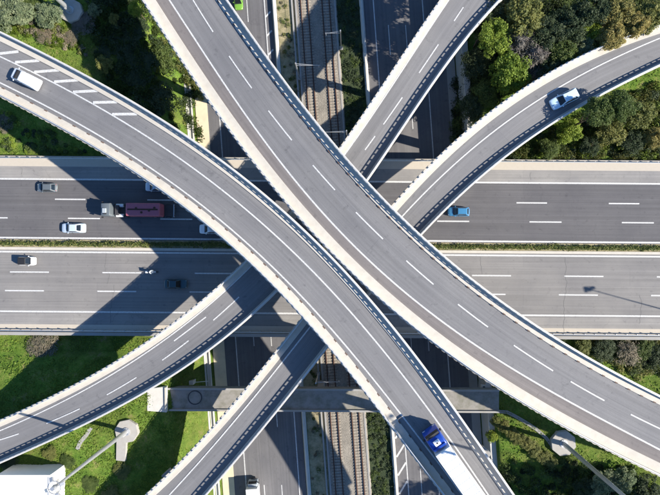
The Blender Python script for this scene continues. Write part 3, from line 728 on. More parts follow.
def car(loc, head, paint, label, L=4.3, W=1.76, Hh=1.47, kind='hatch', group=None, name='car', cat='car', slope=0.0, roofmat=None):
    root = empty(name, label, cat, loc, head, group); root.rotation_euler = (0, slope, head)
    hl, w = L / 2, W / 2; zs = .55 * Hh
    st = [(-hl, .78, .40, .50), (-hl + .12, .93, .28, zs - .03), (-hl + .5, 1.0, .22, zs + .05), (-.3 * L, 1.0, .2, zs + .06), (0, 1.0, .2, zs + .05), (.22 * L, 1.0, .2, zs + .03), (.33 * L, .99, .22, zs - .02), (hl - .35, .96, .24, zs - .10), (hl - .1, .86, .28, zs - .2), (hl, .70, .36, .52)]
    if kind == 'van': st = [(-hl, .93, .35, 1.0), (-hl + .08, .99, .25, 1.05), (-.2 * L, 1, .22, 1.05), (.1 * L, 1, .22, 1.04), (.28 * L, 1, .22, 1.02), (hl - .25, .95, .25, .88), (hl - .05, .82, .3, .75), (hl, .7, .36, .6)]
    rings = [ring8(x * 1.03, w * k * .95, w * k * 1.03, w * k * .93, zb, zb + .14, zt - .12, zt + .02) for x, k, zb, zt in st]
    body = MB().loft(rings).obj('body', paint, root, smooth=True)
    sb = body.modifiers.new('sub', 'SUBSURF'); sb.levels = 2; sb.render_levels = 2
    for p in body.data.polygons: p.use_smooth = True
    # cabin: base rectangle on the body, smaller roof rectangle
    if kind == 'sedan': xb0, xr0, xr1, xf = -.36 * L, -.20 * L, .08 * L, .24 * L
    elif kind == 'suv': xb0, xr0, xr1, xf = -.47 * L, -.40 * L, .08 * L, .23 * L
    elif kind == 'van': xb0, xr0, xr1, xf = -.495 * L, -.465 * L, .06 * L, .34 * L
    else: xb0, xr0, xr1, xf = -.455 * L, -.33 * L, .08 * L, .24 * L
    zb = (zs + .0) if kind != 'van' else .98
    wb, wr = w * .93, w * (.74 if kind != 'van' else .88)
    b = [Vector((xb0, -wb, zb)), Vector((xf, -wb, zb)), Vector((xf, wb, zb)), Vector((xb0, wb, zb))]
    t = [Vector((xr0, -wr, Hh)), Vector((xr1, -wr * .96, Hh - .01)), Vector((xr1, wr * .96, Hh - .01)), Vector((xr0, wr, Hh))]
    MB().add(b + t, [(3, 2, 1, 0), (4, 5, 6, 7), (0, 1, 5, 4), (1, 2, 6, 5), (2, 3, 7, 6), (3, 0, 4, 7)]).obj('cabin', roofmat or paint, root, bevel=.10 if kind != 'van' else .14, seg=4, smooth=True)
    def pane(nm, q, ins):
        c = sum(q, Vector()) / 4; qq = []
        for v in q: qq.append(c + (v - c) * ins)
        slabquad(qq, .02).obj(nm, 'glass', root)
    pane('windscreen', [b[1], b[2], t[2], t[1]], .84)
    if kind != 'van': pane('rear_window', [b[3], b[0], t[0], t[3]], .76)
    if kind == 'van':
        m = lambda p, q, f: p + (q - p) * f
        pane('side_window', [m(b[0], b[1], .72), m(b[0], b[1], .97), t[1], m(t[0], t[1], .78)], .82)
        pane('side_window', [m(b[3], b[2], .97), m(b[3], b[2], .72), m(t[3], t[2], .78), t[2]], .82)
    else:
        pane('side_window', [b[0], b[1], t[1], t[0]], .8); pane('side_window', [b[2], b[3], t[3], t[2]], .8)
    for s in (-1, 1):
        MB().box((hl - .2, s * w * .62, zs - .25), (.24, .3, .12)).obj('headlight', 'lamp', root, bevel=.03)
        MB().box((-hl + .13, s * w * .66, zs - .14), (.12, .24, .14)).obj('tail_light', 'tail', root, bevel=.02)
        MB().box((xf - .22, s * (w + .09), zs + .12), (.14, .2, .13)).obj('mirror', paint, root, bevel=.03)
        wheel(root, .31 * L, s * (w - .12), .32); wheel(root, -.30 * L, s * (w - .12), .32)
    MB().box((xf + .04, 0, zb + .03), (.16, W * .78, .05)).obj('wiper_cowl', 'black', root)
    for s in (-1, 1):
        if kind in ('suv', 'hatch'): MB().box(((xr0 + xr1) / 2, s * wr * .9, Hh + .02), (.30 * L, .05, .04)).obj('roof_rail', 'black', root)
        MB().box((.02 * L, s * (w + .01), zs - .03), (.16, .04, .03)).obj('door_handle', 'black', root)
    MB().box((hl - .005, 0, .5), (.05, W * .42, .14)).obj('grille', 'black', root)
    MB().box((-hl - .005, 0, .55), (.03, .52, .12)).obj('number_plate', 'lamp', root)
    return root
def mwp(px, py): p = P(px, py, .8); return (p.x, p.y, .006)
W_, E_ = math.pi, 0.0
MT = -math.atan(MS)
p = onfly(flyA, 25, 78.5, .9)
dA = onfly(flyA, 10, 70) - onfly(flyA, 40, 85)
car(p + Vector((0, 0, .006)), math.atan2(dA.y, dA.x), 'car_white', 'white panel van on the high flyover beside the hatched shoulder', 4.6, 1.85, 1.8, 'van', name='van', cat='van')
G = 'cars on the motorway'
car(mwp(46.5, 187.5), W_ + MT, 'car_grey', 'grey hatchback in the lane next to the northern shoulder', 3.75, 1.66, 1.5, 'hatch', G)
car(mwp(73, 228), W_ + MT, 'car_silverblue', 'silver-blue sedan ahead below the dark red truck', 4.5, 1.78, 1.45, 'sedan', G)
car(mwp(156, 186.5), W_ + MT, 'car_silverblue', 'pale car half hidden under the high flyover above the dark red truck', 4.2, 1.75, 1.5, 'hatch', G)
car(mwp(210.5, 229), W_ + MT, 'car_white', 'pale car half hidden under the high flyover next to the median hedge', 4.3, 1.78, 1.5, 'suv', G)
car(mwp(459, 211.5), W_ + MT, 'car_skyblue', 'bright blue car coming out from the lower flyover on the right', 4.1, 1.72, 1.48, 'hatch', G)
car(mwp(26, 261), E_ + MT, 'car_white', 'small white hatchback with dark roof on the eastbound carriageway', 3.4, 1.6, 1.5, 'hatch', G, roofmat=M['black'])
car(mwp(175, 284), E_ + MT, 'car_teal', 'dark teal car in the shadow on the eastbound carriageway', 4.3, 1.75, 1.46, 'sedan', G)
pD = onfly(flyD, 565, 98.5, .8); dD = onfly(flyD, 545, 108) - onfly(flyD, 585, 88)
car(pD + Vector((0, 0, .006)), math.atan2(dD.y, dD.x), 'car_paleblue', 'pale blue estate car on the lower flyover at the right', 5.1, 2.0, 1.55, 'suv')
pg = corr(239 - TILT * (2 - 247), 1); car((pg.x, pg.y, TZ + .01), -math.pi / 2 + ang, 'car_green', 'lime green car on the underpass road at the top edge', 4.2, 1.75, 1.5, 'hatch')

# box truck in the underpass
def box_truck(loc, head):
    root = empty('delivery_truck', 'white box truck on the underpass road at the bottom edge', 'truck', loc, head)
    MB().box((-.2, 0, .62), (6.3, .9, .22)).obj('chassis', 'chassis', root)
    MB().box((-.75, 0, 1.8), (5.0, 2.3, 2.2)).obj('cargo_box', 'lorry_white', root, bevel=.05)
    rings = [ring8(x, wb, wb, wb * .92, .45, .6, zt - .2, zt) for x, wb, zt in ((1.78, 1.02, 2.0), (2.1, 1.02, 2.0), (2.3, 1.0, 1.9), (2.6, .98, 1.3), (2.7, .94, 1.0))]
    MB().loft(rings).obj('cab', 'car_silver', root, bevel=.04, smooth=True)
    slabquad([Vector((2.61, -.85, 1.32)), Vector((2.61, .85, 1.32)), Vector((2.33, .82, 1.86)), Vector((2.33, -.82, 1.86))], .03).obj('windscreen', 'glass', root)
    for s in (-1, 1):
        wheel(root, 2.0, s * .92, .38, .25); wheel(root, -1.9, s * .92, .4, .3)
        MB().box((2.4, s * 1.15, 1.5), (.12, .22, .3)).obj('mirror', 'black', root); MB().box((2.68, s * .7, .8), (.08, .3, .16)).obj('headlight', 'lamp', root)
pb = corr(253.5 - TILT * (497 - 247), 499); pbx = P(255, 490.5, TZ); box_truck((pbx.x, pbx.y, TZ + .01), math.pi / 2 + ang)

# dark red truck on the westbound carriageway
def red_truck(loc, head):
    root = empty('tank_truck', 'truck with dark cab, pale roof box and dull red tank body on the motorway', 'truck', loc, head)
    MB().box((-1.2, .42, .85), (12.6, .16, .28)).obj('chassis_rail', 'chassis', root); MB().box((-1.2, -.42, .85), (12.6, .16, .28)).obj('chassis_rail', 'chassis', root)
    rings = [ring8(x, 1.2, 1.22, k * 1.1, .55, .8, zt - .25, zt) for x, k, zt in ((3.9, 1, 2.85), (4.9, 1, 2.9), (5.5, 1, 2.8), (5.9, .98, 2.2), (6.0, .95, 1.9))]
    MB().loft(rings).obj('cab', 'car_grey', root, bevel=.06, smooth=True)
    slabquad([Vector((5.92, -1.05, 2.16)), Vector((5.92, 1.05, 2.16)), Vector((5.54, 1.0, 2.72)), Vector((5.54, -1.0, 2.72))], .03).obj('windscreen', 'glass', root)
    MB().box((4.8, .25, 3.0), (.7, .9, .28)).obj('roof_deflector', 'car_silver', root, bevel=.08)
    MB().box((4.7, .75, 2.98), (.5, .35, .16)).obj('roof_hatch', 'black', root, bevel=.03)
    for s in (-1, 1):
        MB().cyl((2.2, s * .95, 1.05), (3.5, s * .95, 1.05), .32, n=14).obj('fuel_tank', 'car_white', root)
        MB().box((5.6, s * 1.42, 2.1), (.14, .24, .5)).obj('mirror', 'black', root); MB().box((5.98, s * .85, .95), (.08, .4, .2)).obj('headlight', 'lamp', root)
        for x in (4.9, 1.9, -3.6, -4.8, -6.2): wheel(root, x, s * 1.03, .5, .34)
    MB().box((3.2, .0, 1.35), (.7, 1.9, .7)).obj('equipment_box', 'chassis', root, bevel=.05)
    tk = MB().box((-2.4, 0, 2.15), (6.4, 2.42, 2.1)).obj('tank_body', 'tank_red', root, bevel=.28, seg=4, smooth=True)
    for x, y in ((-1.2, -.2), (-2.2, .55), (-3.6, .2), (-4.6, -.3)): MB().cyl((x, y, 3.18), (x, y, 3.26), .22, n=14).obj('manhole', 'rust', tk)
    MB().box((-2.4, .0, 3.23), (5.6, .28, .04)).obj('walkway', 'rust', tk)
    MB().box((-6.5, 0, 1.02), (1.9, 2.2, .08)).obj('rear_platform', 'chassis', root)
    MB().box((-7.4, 0, 1.05), (.14, 2.4, .3)).obj('rear_bumper', 'steel', root)
    for s in (-1, 1): MB().box((-7.45, s * .9, 1.05), (.06, .3, .14)).obj('tail_light', 'tail', root)
pt = P(134, 210.3, 1.5); red_truck((pt.x, pt.y, .006), W_ + MT)

# white lorry with blue cab on the high flyover
def lorry(loc, head):
    root = empty('lorry', 'lorry with bright blue cab and long white trailer on the high flyover', 'lorry', loc, head)
    rings = [ring8(x, 1.2, 1.24, k * 1.12, .5, .8, zt - .3, zt) for x, k, zt in ((5.2, 1, 3.35), (6.2, 1, 3.4), (6.9, 1, 3.2), (7.35, .98, 2.4), (7.5, .95, 1.7))]
    MB().loft(rings).obj('cab', 'car_lorryblue', root, bevel=.08, smooth=True)
    slabquad([Vector((7.36, -1.08, 2.4)), Vector((7.36, 1.08, 2.4)), Vector((6.95, 1.02, 3.08)), Vector((6.95, -1.02, 3.08))], .03).obj('windscreen', 'glass', root)
    MB().box((7.2, 0, 3.18), (.3, 2.2, .06), Matrix.Rotation(math.radians(-12), 3, 'Y')).obj('sun_visor', 'black', root)
    hat = MB().box((6.1, 0, 3.44), (.85, .95, .10)).obj('roof_hatch', 'car_white', root, bevel=.03)
    MB().cyl((6.05, 0, 3.49), (6.05, 0, 3.51), .13, n=12).obj('emblem', 'black', hat)
    MB().box((5.35, 0, 3.42), (.35, 2.0, .3)).obj('air_deflector', 'car_lorryblue', root, bevel=.06)
    MB().box((-1.8, 0, 2.55), (13.2, 2.52, 2.7)).obj('trailer_box', 'lorry_white', root, bevel=.04)
    rib = MB().box((0, 0, 0), (.05, 2.3, .03)).mesh('roof_rib')
    for i in range(11): link('roof_rib', rib, 'lorry_white', root, loc=(-7.8 + i * 1.2, 0, 3.912))
    for s in (-1, 1): MB().box((-1.8, s * 1.0, 3.915), (13.0, .06, .03)).obj('roof_rail', 'steel_white', root)
    MB().box((-1.2, 0, .95), (13.5, .9, .35)).obj('chassis', 'chassis', root)
    for s in (-1, 1):
        for x in (6.3, 3.6, -4.4, -5.7, -7.0): wheel(root, x, s * 1.05, .5, .34)
        MB().box((7.0, s * 1.42, 2.4), (.14, .26, .6)).obj('mirror', 'black', root); MB().box((7.47, s * .9, .95), (.08, .4, .2)).obj('headlight', 'lamp', root)
        MB().box((-8.42, s * .9, 1.05), (.06, .36, .16)).obj('tail_light', 'tail', root)
pf_ = onfly(flyA, 436, 441, 3.0); pr_ = onfly(flyA, 470, 489, 3.0)
dv = (pf_ - pr_).normalized(); cc_ = pf_ - dv * 6.2
lorry(cc_ + Vector((0, 0, .006)), math.atan2(dv.y, dv.x))

# motorcycle and rider
def motorcycle(loc, head):
    root = empty('motorcycle', 'motorcycle on the eastbound carriageway at the shadow edge', 'motorcycle', loc, head)
    for nm, x in (('wheel', .72), ('wheel', -.68)):
        o = MB().cyl((0, -.07, 0), (0, .07, 0), .31, n=18).obj(nm, 'tyre', root, bevel=.03); o.location = (x, 0, .31); MB().cyl((0, -.075, 0), (0, .075, 0), .19, n=12).obj('rim', 'rim', o)
    rings = [ring8(x, w * .6, w, w * .6, .35, .5, zt - .12, zt) for x, w, zt in ((-.35, .12, .7), (-.1, .17, .85), (.2, .2, .95), (.45, .16, .95), (.7, .1, .8))]
    MB().loft(rings).obj('body', 'car_white', root, bevel=.03, smooth=True)
    MB().box((-.45, 0, .80), (.75, .28, .12)).obj('seat', 'black', root, bevel=.04)
    MB().cyl((.42, -.36, 1.05), (.42, .36, 1.05), .025, n=8).obj('handlebar', 'black', root)
    MB().cyl((.5, 0, 1.0), (.74, 0, .31), .05, n=8).obj('fork', 'steel', root); MB().box((-.88, 0, .95), (.4, .42, .34)).obj('top_case', 'car_white', root, bevel=.05)
    MB().cyl((.68, 0, .85), (.78, 0, .83), .1, n=12).obj('headlight', 'lamp', root)
def rider(loc, head):
    J = {'pel': ((-.30, 0, .93), .155), 'waist': ((-.25, 0, 1.12), .145), 'chest': ((-.12, 0, 1.36), .18), 'neck': ((-.05, 0, 1.53), .075), 'head': ((0, 0, 1.62), .11), 'crown': ((.01, 0, 1.75), .11),
         'shl': ((-.1, .19, 1.42), .085), 'ell': ((.12, .33, 1.22), .06), 'wrl': ((.37, .31, 1.09), .042), 'hl': ((.44, .30, 1.07), .045),
         'shr': ((-.1, -.19, 1.42), .085), 'elr': ((.12, -.33, 1.22), .06), 'wrr': ((.37, -.31, 1.09), .042), 'hr': ((.44, -.30, 1.07), .045),
         'kl': ((.12, .26, .82), .085), 'al': ((-.08, .25, .42), .055), 'tl': ((.1, .26, .36), .05), 'kr': ((.12, -.26, .82), .085), 'ar': ((-.08, -.25, .42), .055), 'tr': ((.1, -.26, .36), .05)}
    E = [('pel', 'waist'), ('waist', 'chest'), ('chest', 'neck'), ('neck', 'head'), ('head', 'crown'), ('chest', 'shl'), ('shl', 'ell'), ('ell', 'wrl'), ('wrl', 'hl'), ('chest', 'shr'), ('shr', 'elr'), ('elr', 'wrr'), ('wrr', 'hr'),
         ('pel', 'kl'), ('kl', 'al'), ('al', 'tl'), ('pel', 'kr'), ('kr', 'ar'), ('ar', 'tr')]
    ks = list(J); me = bpy.data.meshes.new('person'); me.from_pydata([J[k][0] for k in ks], [(ks.index(a), ks.index(b)) for a, b in E], [])
    root = empty('person', 'rider in pale jacket and white helmet sitting on the motorcycle', 'person', loc, head)
    o = link('body', me, 'car_silver', root)
    md = o.modifiers.new('skin', 'SKIN')
    for i, k in enumerate(ks):
        r = J[k][1]; me.skin_vertices[0].data[i].radius = (r, r); me.skin_vertices[0].data[i].use_root = (k == 'pel')
    o.modifiers.new('sub', 'SUBSURF').levels = 2; o.modifiers['sub'].render_levels = 2
    bm = bmesh.new(); bmesh.ops.create_uvsphere(bm, u_segments=18, v_segments=12, radius=.165); me2 = bpy.data.meshes.new('helmet'); bm.to_mesh(me2); bm.free()
    h = link('helmet', me2, 'car_white', root); h.location = (.01, 0, 1.70)
    MB().box((.14, 0, 1.71), (.08, .2, .1)).obj('visor', 'glass', root, bevel=.03)
pm = P(151.5, 272, .9); motorcycle((pm.x, pm.y, .006), MT); rider((pm.x, pm.y, .006), MT)

# ------------------------------------------------------------------ vegetation
def leaf_arrays(cent, nrm, size, rng, long=1.5):
    "quads of random tilt at points; returns verts (4n,3)"
    n = len(cent); d = nrm + rng.normal(0, .55, (n, 3)); d /= np.linalg.norm(d, axis=1)[:, None] + 1e-9
    r = rng.normal(0, 1, (n, 3)); t = np.cross(d, r); t /= np.linalg.norm(t, axis=1)[:, None] + 1e-9
    b = np.cross(d, t); s = size[:, None]
    v = np.stack([cent - t * s * long * .5, cent + b * s * .45, cent + t * s * long * .5, cent - b * s * .45], 1)
    return v.reshape(-1, 3)
def quads_mesh(name, v):
    n = len(v) // 4; me = bpy.data.meshes.new(name)
    me.vertices.add(4 * n); me.vertices.foreach_set('co', v.astype(np.float32).ravel())
    me.loops.add(4 * n); me.loops.foreach_set('vertex_index', np.arange(4 * n, dtype=np.int32))
    me.polygons.add(n); me.polygons.foreach_set('loop_start', np.arange(0, 4 * n, 4, dtype=np.int32)); me.polygons.foreach_set('loop_total', np.full(n, 4, np.int32))
    me.update(calc_edges=True); return me
def unit_dirs(n, rng, up=-.35):
    d = rng.normal(0, 1, (int(n * 2.2) + 8, 3)); d /= np.linalg.norm(d, axis=1)[:, None]; d = d[d[:, 2] > up][:n]; return d
def crown_mesh(name, seed, nclump=50, per=110, leaf=.066, long=1.5, flat=.8, spread=.88, cr=(.15, .34)):
    rng = np.random.default_rng(seed); V = []
    for i in range(nclump):
        d = unit_dirs(1, rng, -.25)[0]; r = spread * rng.uniform(.35, 1.0) ** .6
        c = d * r * np.array([1, 1, flat]); R = rng.uniform(*cr)
        dd = unit_dirs(per, rng, -.5); k = rng.uniform(.6, 1.06, len(dd))[:, None]
        pts = c + dd * R * k * np.array([1, 1, .8]); V.append(leaf_arrays(pts, dd * .7 + np.array([0, 0, .5]), rng.uniform(.6, 1.3, len(dd)) * leaf, rng, long))
    return quads_mesh(name, np.concatenate(V))
CROWN = {}
for kind, mat, kw in (('bright', 'fol_bright', {}), ('mid', 'fol_mid', {}), ('dark', 'fol_dark', {}), ('olive', 'fol_olive', dict(leaf=.075)), ('silver', 'fol_silver', dict(leaf=.07, per=150)),
                      ('gold', 'fol_gold', dict(leaf=.07, per=150, flat=.9)), ('bare', 'fol_bare', dict(leaf=.05, long=6.0, per=45, spread=.95, cr=(.2, .45))), ('brown', 'fol_brown', dict(leaf=.05, long=5.0, per=38, spread=1.0, cr=(.2, .5)))):
    CROWN[kind] = []
    for s in range(3):
        me = crown_mesh('crown_' + kind, 100 * s + sum(map(ord, kind)), **kw); me.materials.append(M[mat]); CROWN[kind].append(me)
def trunk_mesh(seed):
    r = random.Random(seed); mb = MB()
    pts = [Vector((0, 0, -.15)), Vector((r.uniform(-.04, .04), r.uniform(-.04, .04), .3)), Vector((r.uniform(-.08, .08), r.uniform(-.08, .08), .62))]
    mb.cyl(pts[0], pts[1], .055, .042, 9); mb.cyl(pts[1], pts[2], .042, .028, 9)
    for i in range(6):
        a = r.uniform(0, 6.28); st = pts[1].lerp(pts[2], r.uniform(.2, 1)); e = st + Vector((math.cos(a) * .26, math.sin(a) * .26, r.uniform(.12, .28))); mb.cyl(st, e, .022, .008, 6)
    me = mb.mesh('trunk'); me.materials.append(M['bark']); return me
TRUNKS = [trunk_mesh(i) for i in range(3)]
tcount = [0]
def tree(kind, px, py, top, rpx, label, name='tree', cat='tree', group=None, sq=1.0):
    "crown seen at photo pixel; top = height of crown top; rpx radius in photo pixels"
    i = tcount[0]; tcount[0] += 1
    q = P(px, py, top - 1.5); R = 1.12 * rpx * (H - top + 1.5) / FPX
    zg = float(height(q.x, q.y)); h = max(top - zg, .6)
    root = empty(name, label, cat, (q.x, q.y, zg), 0, group)
    t = bpy.data.objects.new('trunk', TRUNKS[i % 3]); COL.objects.link(t); t.parent = root; tw = min(h * .9, R * 1.5); t.scale = (tw, tw, h)
    c = bpy.data.objects.new('crown', CROWN[kind][i % 3]); COL.objects.link(c); c.parent = root
    cz = min(R * .95 * sq, h * .55); c.scale = (R, R * random.Random(i).uniform(.88, 1.1), cz)
    c.location = (0, 0, h - cz * .9); c.rotation_euler = (0, 0, random.Random(i + 50).uniform(0, 6.28))
    return root
NEG = 'trees between the two lower flyovers'
tree('bright', 496, 36, 10.0, 16, 'light green tree nearest the lower two-lane flyover at the top', group=NEG)
tree('bright', 515, 66, 9.0, 21, 'largest light green tree in the middle of the top right grove', group=NEG)
tree('olive', 527, 12, 10.5, 20, 'olive green tree at the top edge beside the light green ones', group=NEG)
tree('bare', 520, 38, 8.5, 13, 'leafless purplish shrub between the light green trees', 'shrub', 'shrub', NEG)
tree('bare', 536, 53, 8, 13, 'leafless grey shrub right of the largest light green tree', 'shrub', 'shrub', NEG)
tree('bare', 536, 74, 6, 9, 'small leafless grey shrub close to the lower flyover parapet', 'shrub', 'shrub', NEG)
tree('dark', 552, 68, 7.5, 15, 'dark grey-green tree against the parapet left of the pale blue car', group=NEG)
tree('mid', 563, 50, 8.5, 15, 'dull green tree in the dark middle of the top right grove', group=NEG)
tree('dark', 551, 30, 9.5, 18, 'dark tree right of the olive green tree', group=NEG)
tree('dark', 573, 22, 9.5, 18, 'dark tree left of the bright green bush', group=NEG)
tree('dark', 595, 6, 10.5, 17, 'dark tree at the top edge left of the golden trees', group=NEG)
tree('silver', 584, 46, 7, 10, 'small silvery bush beside the parapet below the bright green bush', 'shrub', 'shrub', NEG)
tree('bright', 590, 28, 8, 11, 'bright green bush among the dark trees', 'shrub', 'shrub', NEG)
tree('gold', 614, 36, 9.5, 14, 'golden tree hanging over the parapet of the lower flyover', group='golden trees')
tree('gold', 620, 12, 10, 16, 'golden olive tree at the top edge behind the overhanging one', group='golden trees')
tree('gold', 637, 25, 9.5, 11, 'small golden tree between the other golden trees', group='golden trees')
tree('olive', 654, 16, 9.5, 17, 'olive golden tree in the top right corner', group='golden trees')
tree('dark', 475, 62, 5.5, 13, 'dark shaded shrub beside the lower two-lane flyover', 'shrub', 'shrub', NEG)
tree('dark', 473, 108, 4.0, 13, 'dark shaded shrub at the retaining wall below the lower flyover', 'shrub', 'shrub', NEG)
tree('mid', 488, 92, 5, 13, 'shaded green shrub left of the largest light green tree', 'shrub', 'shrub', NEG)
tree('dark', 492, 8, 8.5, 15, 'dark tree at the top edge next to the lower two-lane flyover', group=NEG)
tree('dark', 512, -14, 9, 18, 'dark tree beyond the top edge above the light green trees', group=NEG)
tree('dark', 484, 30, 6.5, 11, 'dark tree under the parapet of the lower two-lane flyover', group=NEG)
EG = 'shrubs between the lower flyover and the motorway'
tree('mid', 602, 110, 12.5, 15, 'mid green tree right under the pale blue car', group=EG)
tree('mid', 624, 104, 12.5, 14, 'tall mid green tree beyond the parapet right of the pale blue car', group=EG)
tree('olive', 642, 112, 4.5, 15, 'olive bush near the right edge below the bright grass', 'shrub', 'shrub', EG)
tree('bright', 572, 131, 3.0, 12, 'bright green shrub along the lower flyover above the gutter', 'shrub', 'shrub', EG)
tree('olive', 612, 134, 3.0, 13, 'yellowish shrub in the middle of the roadside thicket', 'shrub', 'shrub', EG)
tree('dark', 590, 146, 1.8, 10, 'dark low shrub by the sandy gutter left in the thicket', 'shrub', 'shrub', EG)
tree('dark', 632, 143, 1.8, 11, 'dark low shrub by the sandy gutter right in the thicket', 'shrub', 'shrub', EG)
tree('mid', 549, 149, 1.5, 10, 'green shrub at the left tip of the roadside thicket', 'shrub', 'shrub', EG)
tree('gold', 655, 138, 2.5, 11, 'yellow-brown shrub at the right edge of the thicket', 'shrub', 'shrub', EG)
SG = 'shrubs between the motorway and the widest flyover'
tree('olive', 581, 347, .6, 9, 'olive bush in the corner where motorway and widest flyover meet', 'shrub', 'shrub', SG)
tree('dark', 602, 349, 1.0, 11, 'dark bush second from the corner of motorway and widest flyover', 'shrub', 'shrub', SG)
tree('brown', 626, 353, .8, 11, 'greyish brown bush between dark bushes south of the motorway', 'shrub', 'shrub', SG)
tree('mid', 643, 349, 1.0, 10, 'green bush right of the greyish brown bush', 'shrub', 'shrub', SG)
tree('dark', 657, 356, 1.2, 11, 'dark bush at the right edge south of the motorway', 'shrub', 'shrub', SG)
SE = 'bushes in the bottom right corner'
tree('silver', 604, 484, 3.0, 13, 'silvery green bush beside the leaning mast in the bottom right', 'shrub', 'shrub', SE)
tree('silver', 624, 479, 3.0, 11, 'silvery green bush right of the leaning mast', 'shrub', 'shrub', SE)
tree('dark', 584, 488, 2.4, 11, 'dark bush left of the leaning mast at the bottom edge', 'shrub', 'shrub', SE)
tree('dark', 648, 489, 3.0, 13, 'dark bush in the bottom right corner', 'shrub', 'shrub', SE)
for i, (x, y, r) in enumerate(((494, 420, 5), (502, 424, 6), (503, 428, 5), (512, 433, 6.5), (518, 438, 7), (527, 441, 6.5), (533, 449, 7), (542, 455, 7), (550, 459, 6))):
    tree('olive', x, y, 1.3 + .1 * (i % 3), r, ('first', 'second', 'third', 'fourth', 'fifth', 'sixth', 'seventh', 'eighth', 'ninth')[i] + ' low shrub from the cross beam in the diagonal planted row', 'shrub', 'shrub', 'diagonal row of low shrubs')
tree('bright', 491, 436, .2, 6, 'yellow-green bush at the top of the eastern retaining wall', 'shrub', 'shrub', SE)
NW = 'trees and shrubs in the top left corner'
tree('silver', 13, 11, 5.0, 20, 'large silvery olive tree in the top left corner', group=NW)
tree('silver', 49, 15, 4.5, 12, 'smaller silvery tree left of the round mast pad', group=NW)
tree('mid', 33, 4, 4.0, 11, 'shaded green tree between the two silvery trees', group=NW)
tree('bare', 88, 27, 1.5, 9, 'leafless brownish shrub right below the round mast pad', 'shrub', 'shrub', NW)
tree('brown', 78, 44, .8, 7, 'dry brown bush by the high flyover in the top left', 'shrub', 'shrub', NW)
tree('brown', 55, 42, .4, 8, 'dry bush amid the sunny grass below the silvery trees', 'shrub', 'shrub', NW)
tree('olive', 105, 64, 4.0, 8, 'small yellowish tree beside the high flyover in the dark', group=NW)
tree('bright', 137, 10, 5.0, 7, 'lime green treetop catching the sun near the widest flyover', group=NW)
tree('silver', 97, 12, 2.5, 6, 'small pale shrub right of the round mast pad', 'shrub', 'shrub', NW)
tree('olive', 116, 21, 3.0, 5, 'tiny sunlit shrub in the shade of the widest flyover', 'shrub', 'shrub', NW)
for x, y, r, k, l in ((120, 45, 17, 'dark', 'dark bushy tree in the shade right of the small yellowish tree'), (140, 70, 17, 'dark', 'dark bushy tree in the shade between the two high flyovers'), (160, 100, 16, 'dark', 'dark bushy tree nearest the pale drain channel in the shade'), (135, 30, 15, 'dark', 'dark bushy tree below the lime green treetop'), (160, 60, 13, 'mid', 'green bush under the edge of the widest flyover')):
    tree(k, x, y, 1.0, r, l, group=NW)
OF = 'unseen tall trees added to shade the bottom right corner'  # made-up grove outside the view, placed so its shadow darkens this corner
for x, y, tp, rr, l in ((656, 512, 19, 17, 'tall unseen shade tree added beyond the bottom edge, nearest the corner bushes'), (684, 506, 20, 18, 'tall unseen shade tree added beyond the right corner, second along the flyover'), (712, 522, 20, 18, 'tall unseen shade tree added far beyond the right corner'), (636, 536, 19, 18, 'tall unseen shade tree added well below the bottom edge right of the lorry'),
                        (668, 548, 20, 18, 'tall unseen shade tree added below the bottom edge behind the first one'), (738, 536, 20, 18, 'farthest tall unseen shade tree added beyond the right corner'), (600, 560, 18, 17, 'tall unseen shade tree added below the bottom edge nearest the lorry'), (700, 570, 20, 18, 'rearmost tall unseen shade tree added beyond the bottom right corner')):
    k_ = H / (H - tp + 1.5); tree('dark', NX + (x - NX) * k_, NY + (y - NY) * k_, tp, rr * 1.3, l, group=OF, sq=1.5)
SW = 'bushes around the white building'
tree('brown', 47, 344, .3, 12, 'dry brown scrub below the motorway on the sunny slope', 'shrub', 'shrub', SW)
tree('mid', 76, 455, 1.3, 7, 'round bush at the corner of the white building', 'shrub', 'shrub', SW)
tree('olive', 60, 446, 1.3, 7, 'olive bush between the lower flyover and the white building', 'shrub', 'shrub', SW)
tree('olive', 126, 466, 1.4, 8, 'olive bush at the foot of the pad path', 'shrub', 'shrub', SW)
tree('mid', 97, 478, 1.6, 8, 'green bush under the leaning mast near the building', 'shrub', 'shrub', SW)
tree('olive', 116, 488, 1.6, 9, 'olive bush at the bottom edge right of the white building', 'shrub', 'shrub', SW)
tree('dark', 22, 456, .8, 8, 'dark bush squeezed between the lower flyover and the building', 'shrub', 'shrub', SW)
tree('brown', 10, 126, .3, 8, 'dry brown bush by the shadow edge left of the motorway', 'shrub', 'shrub', NW)

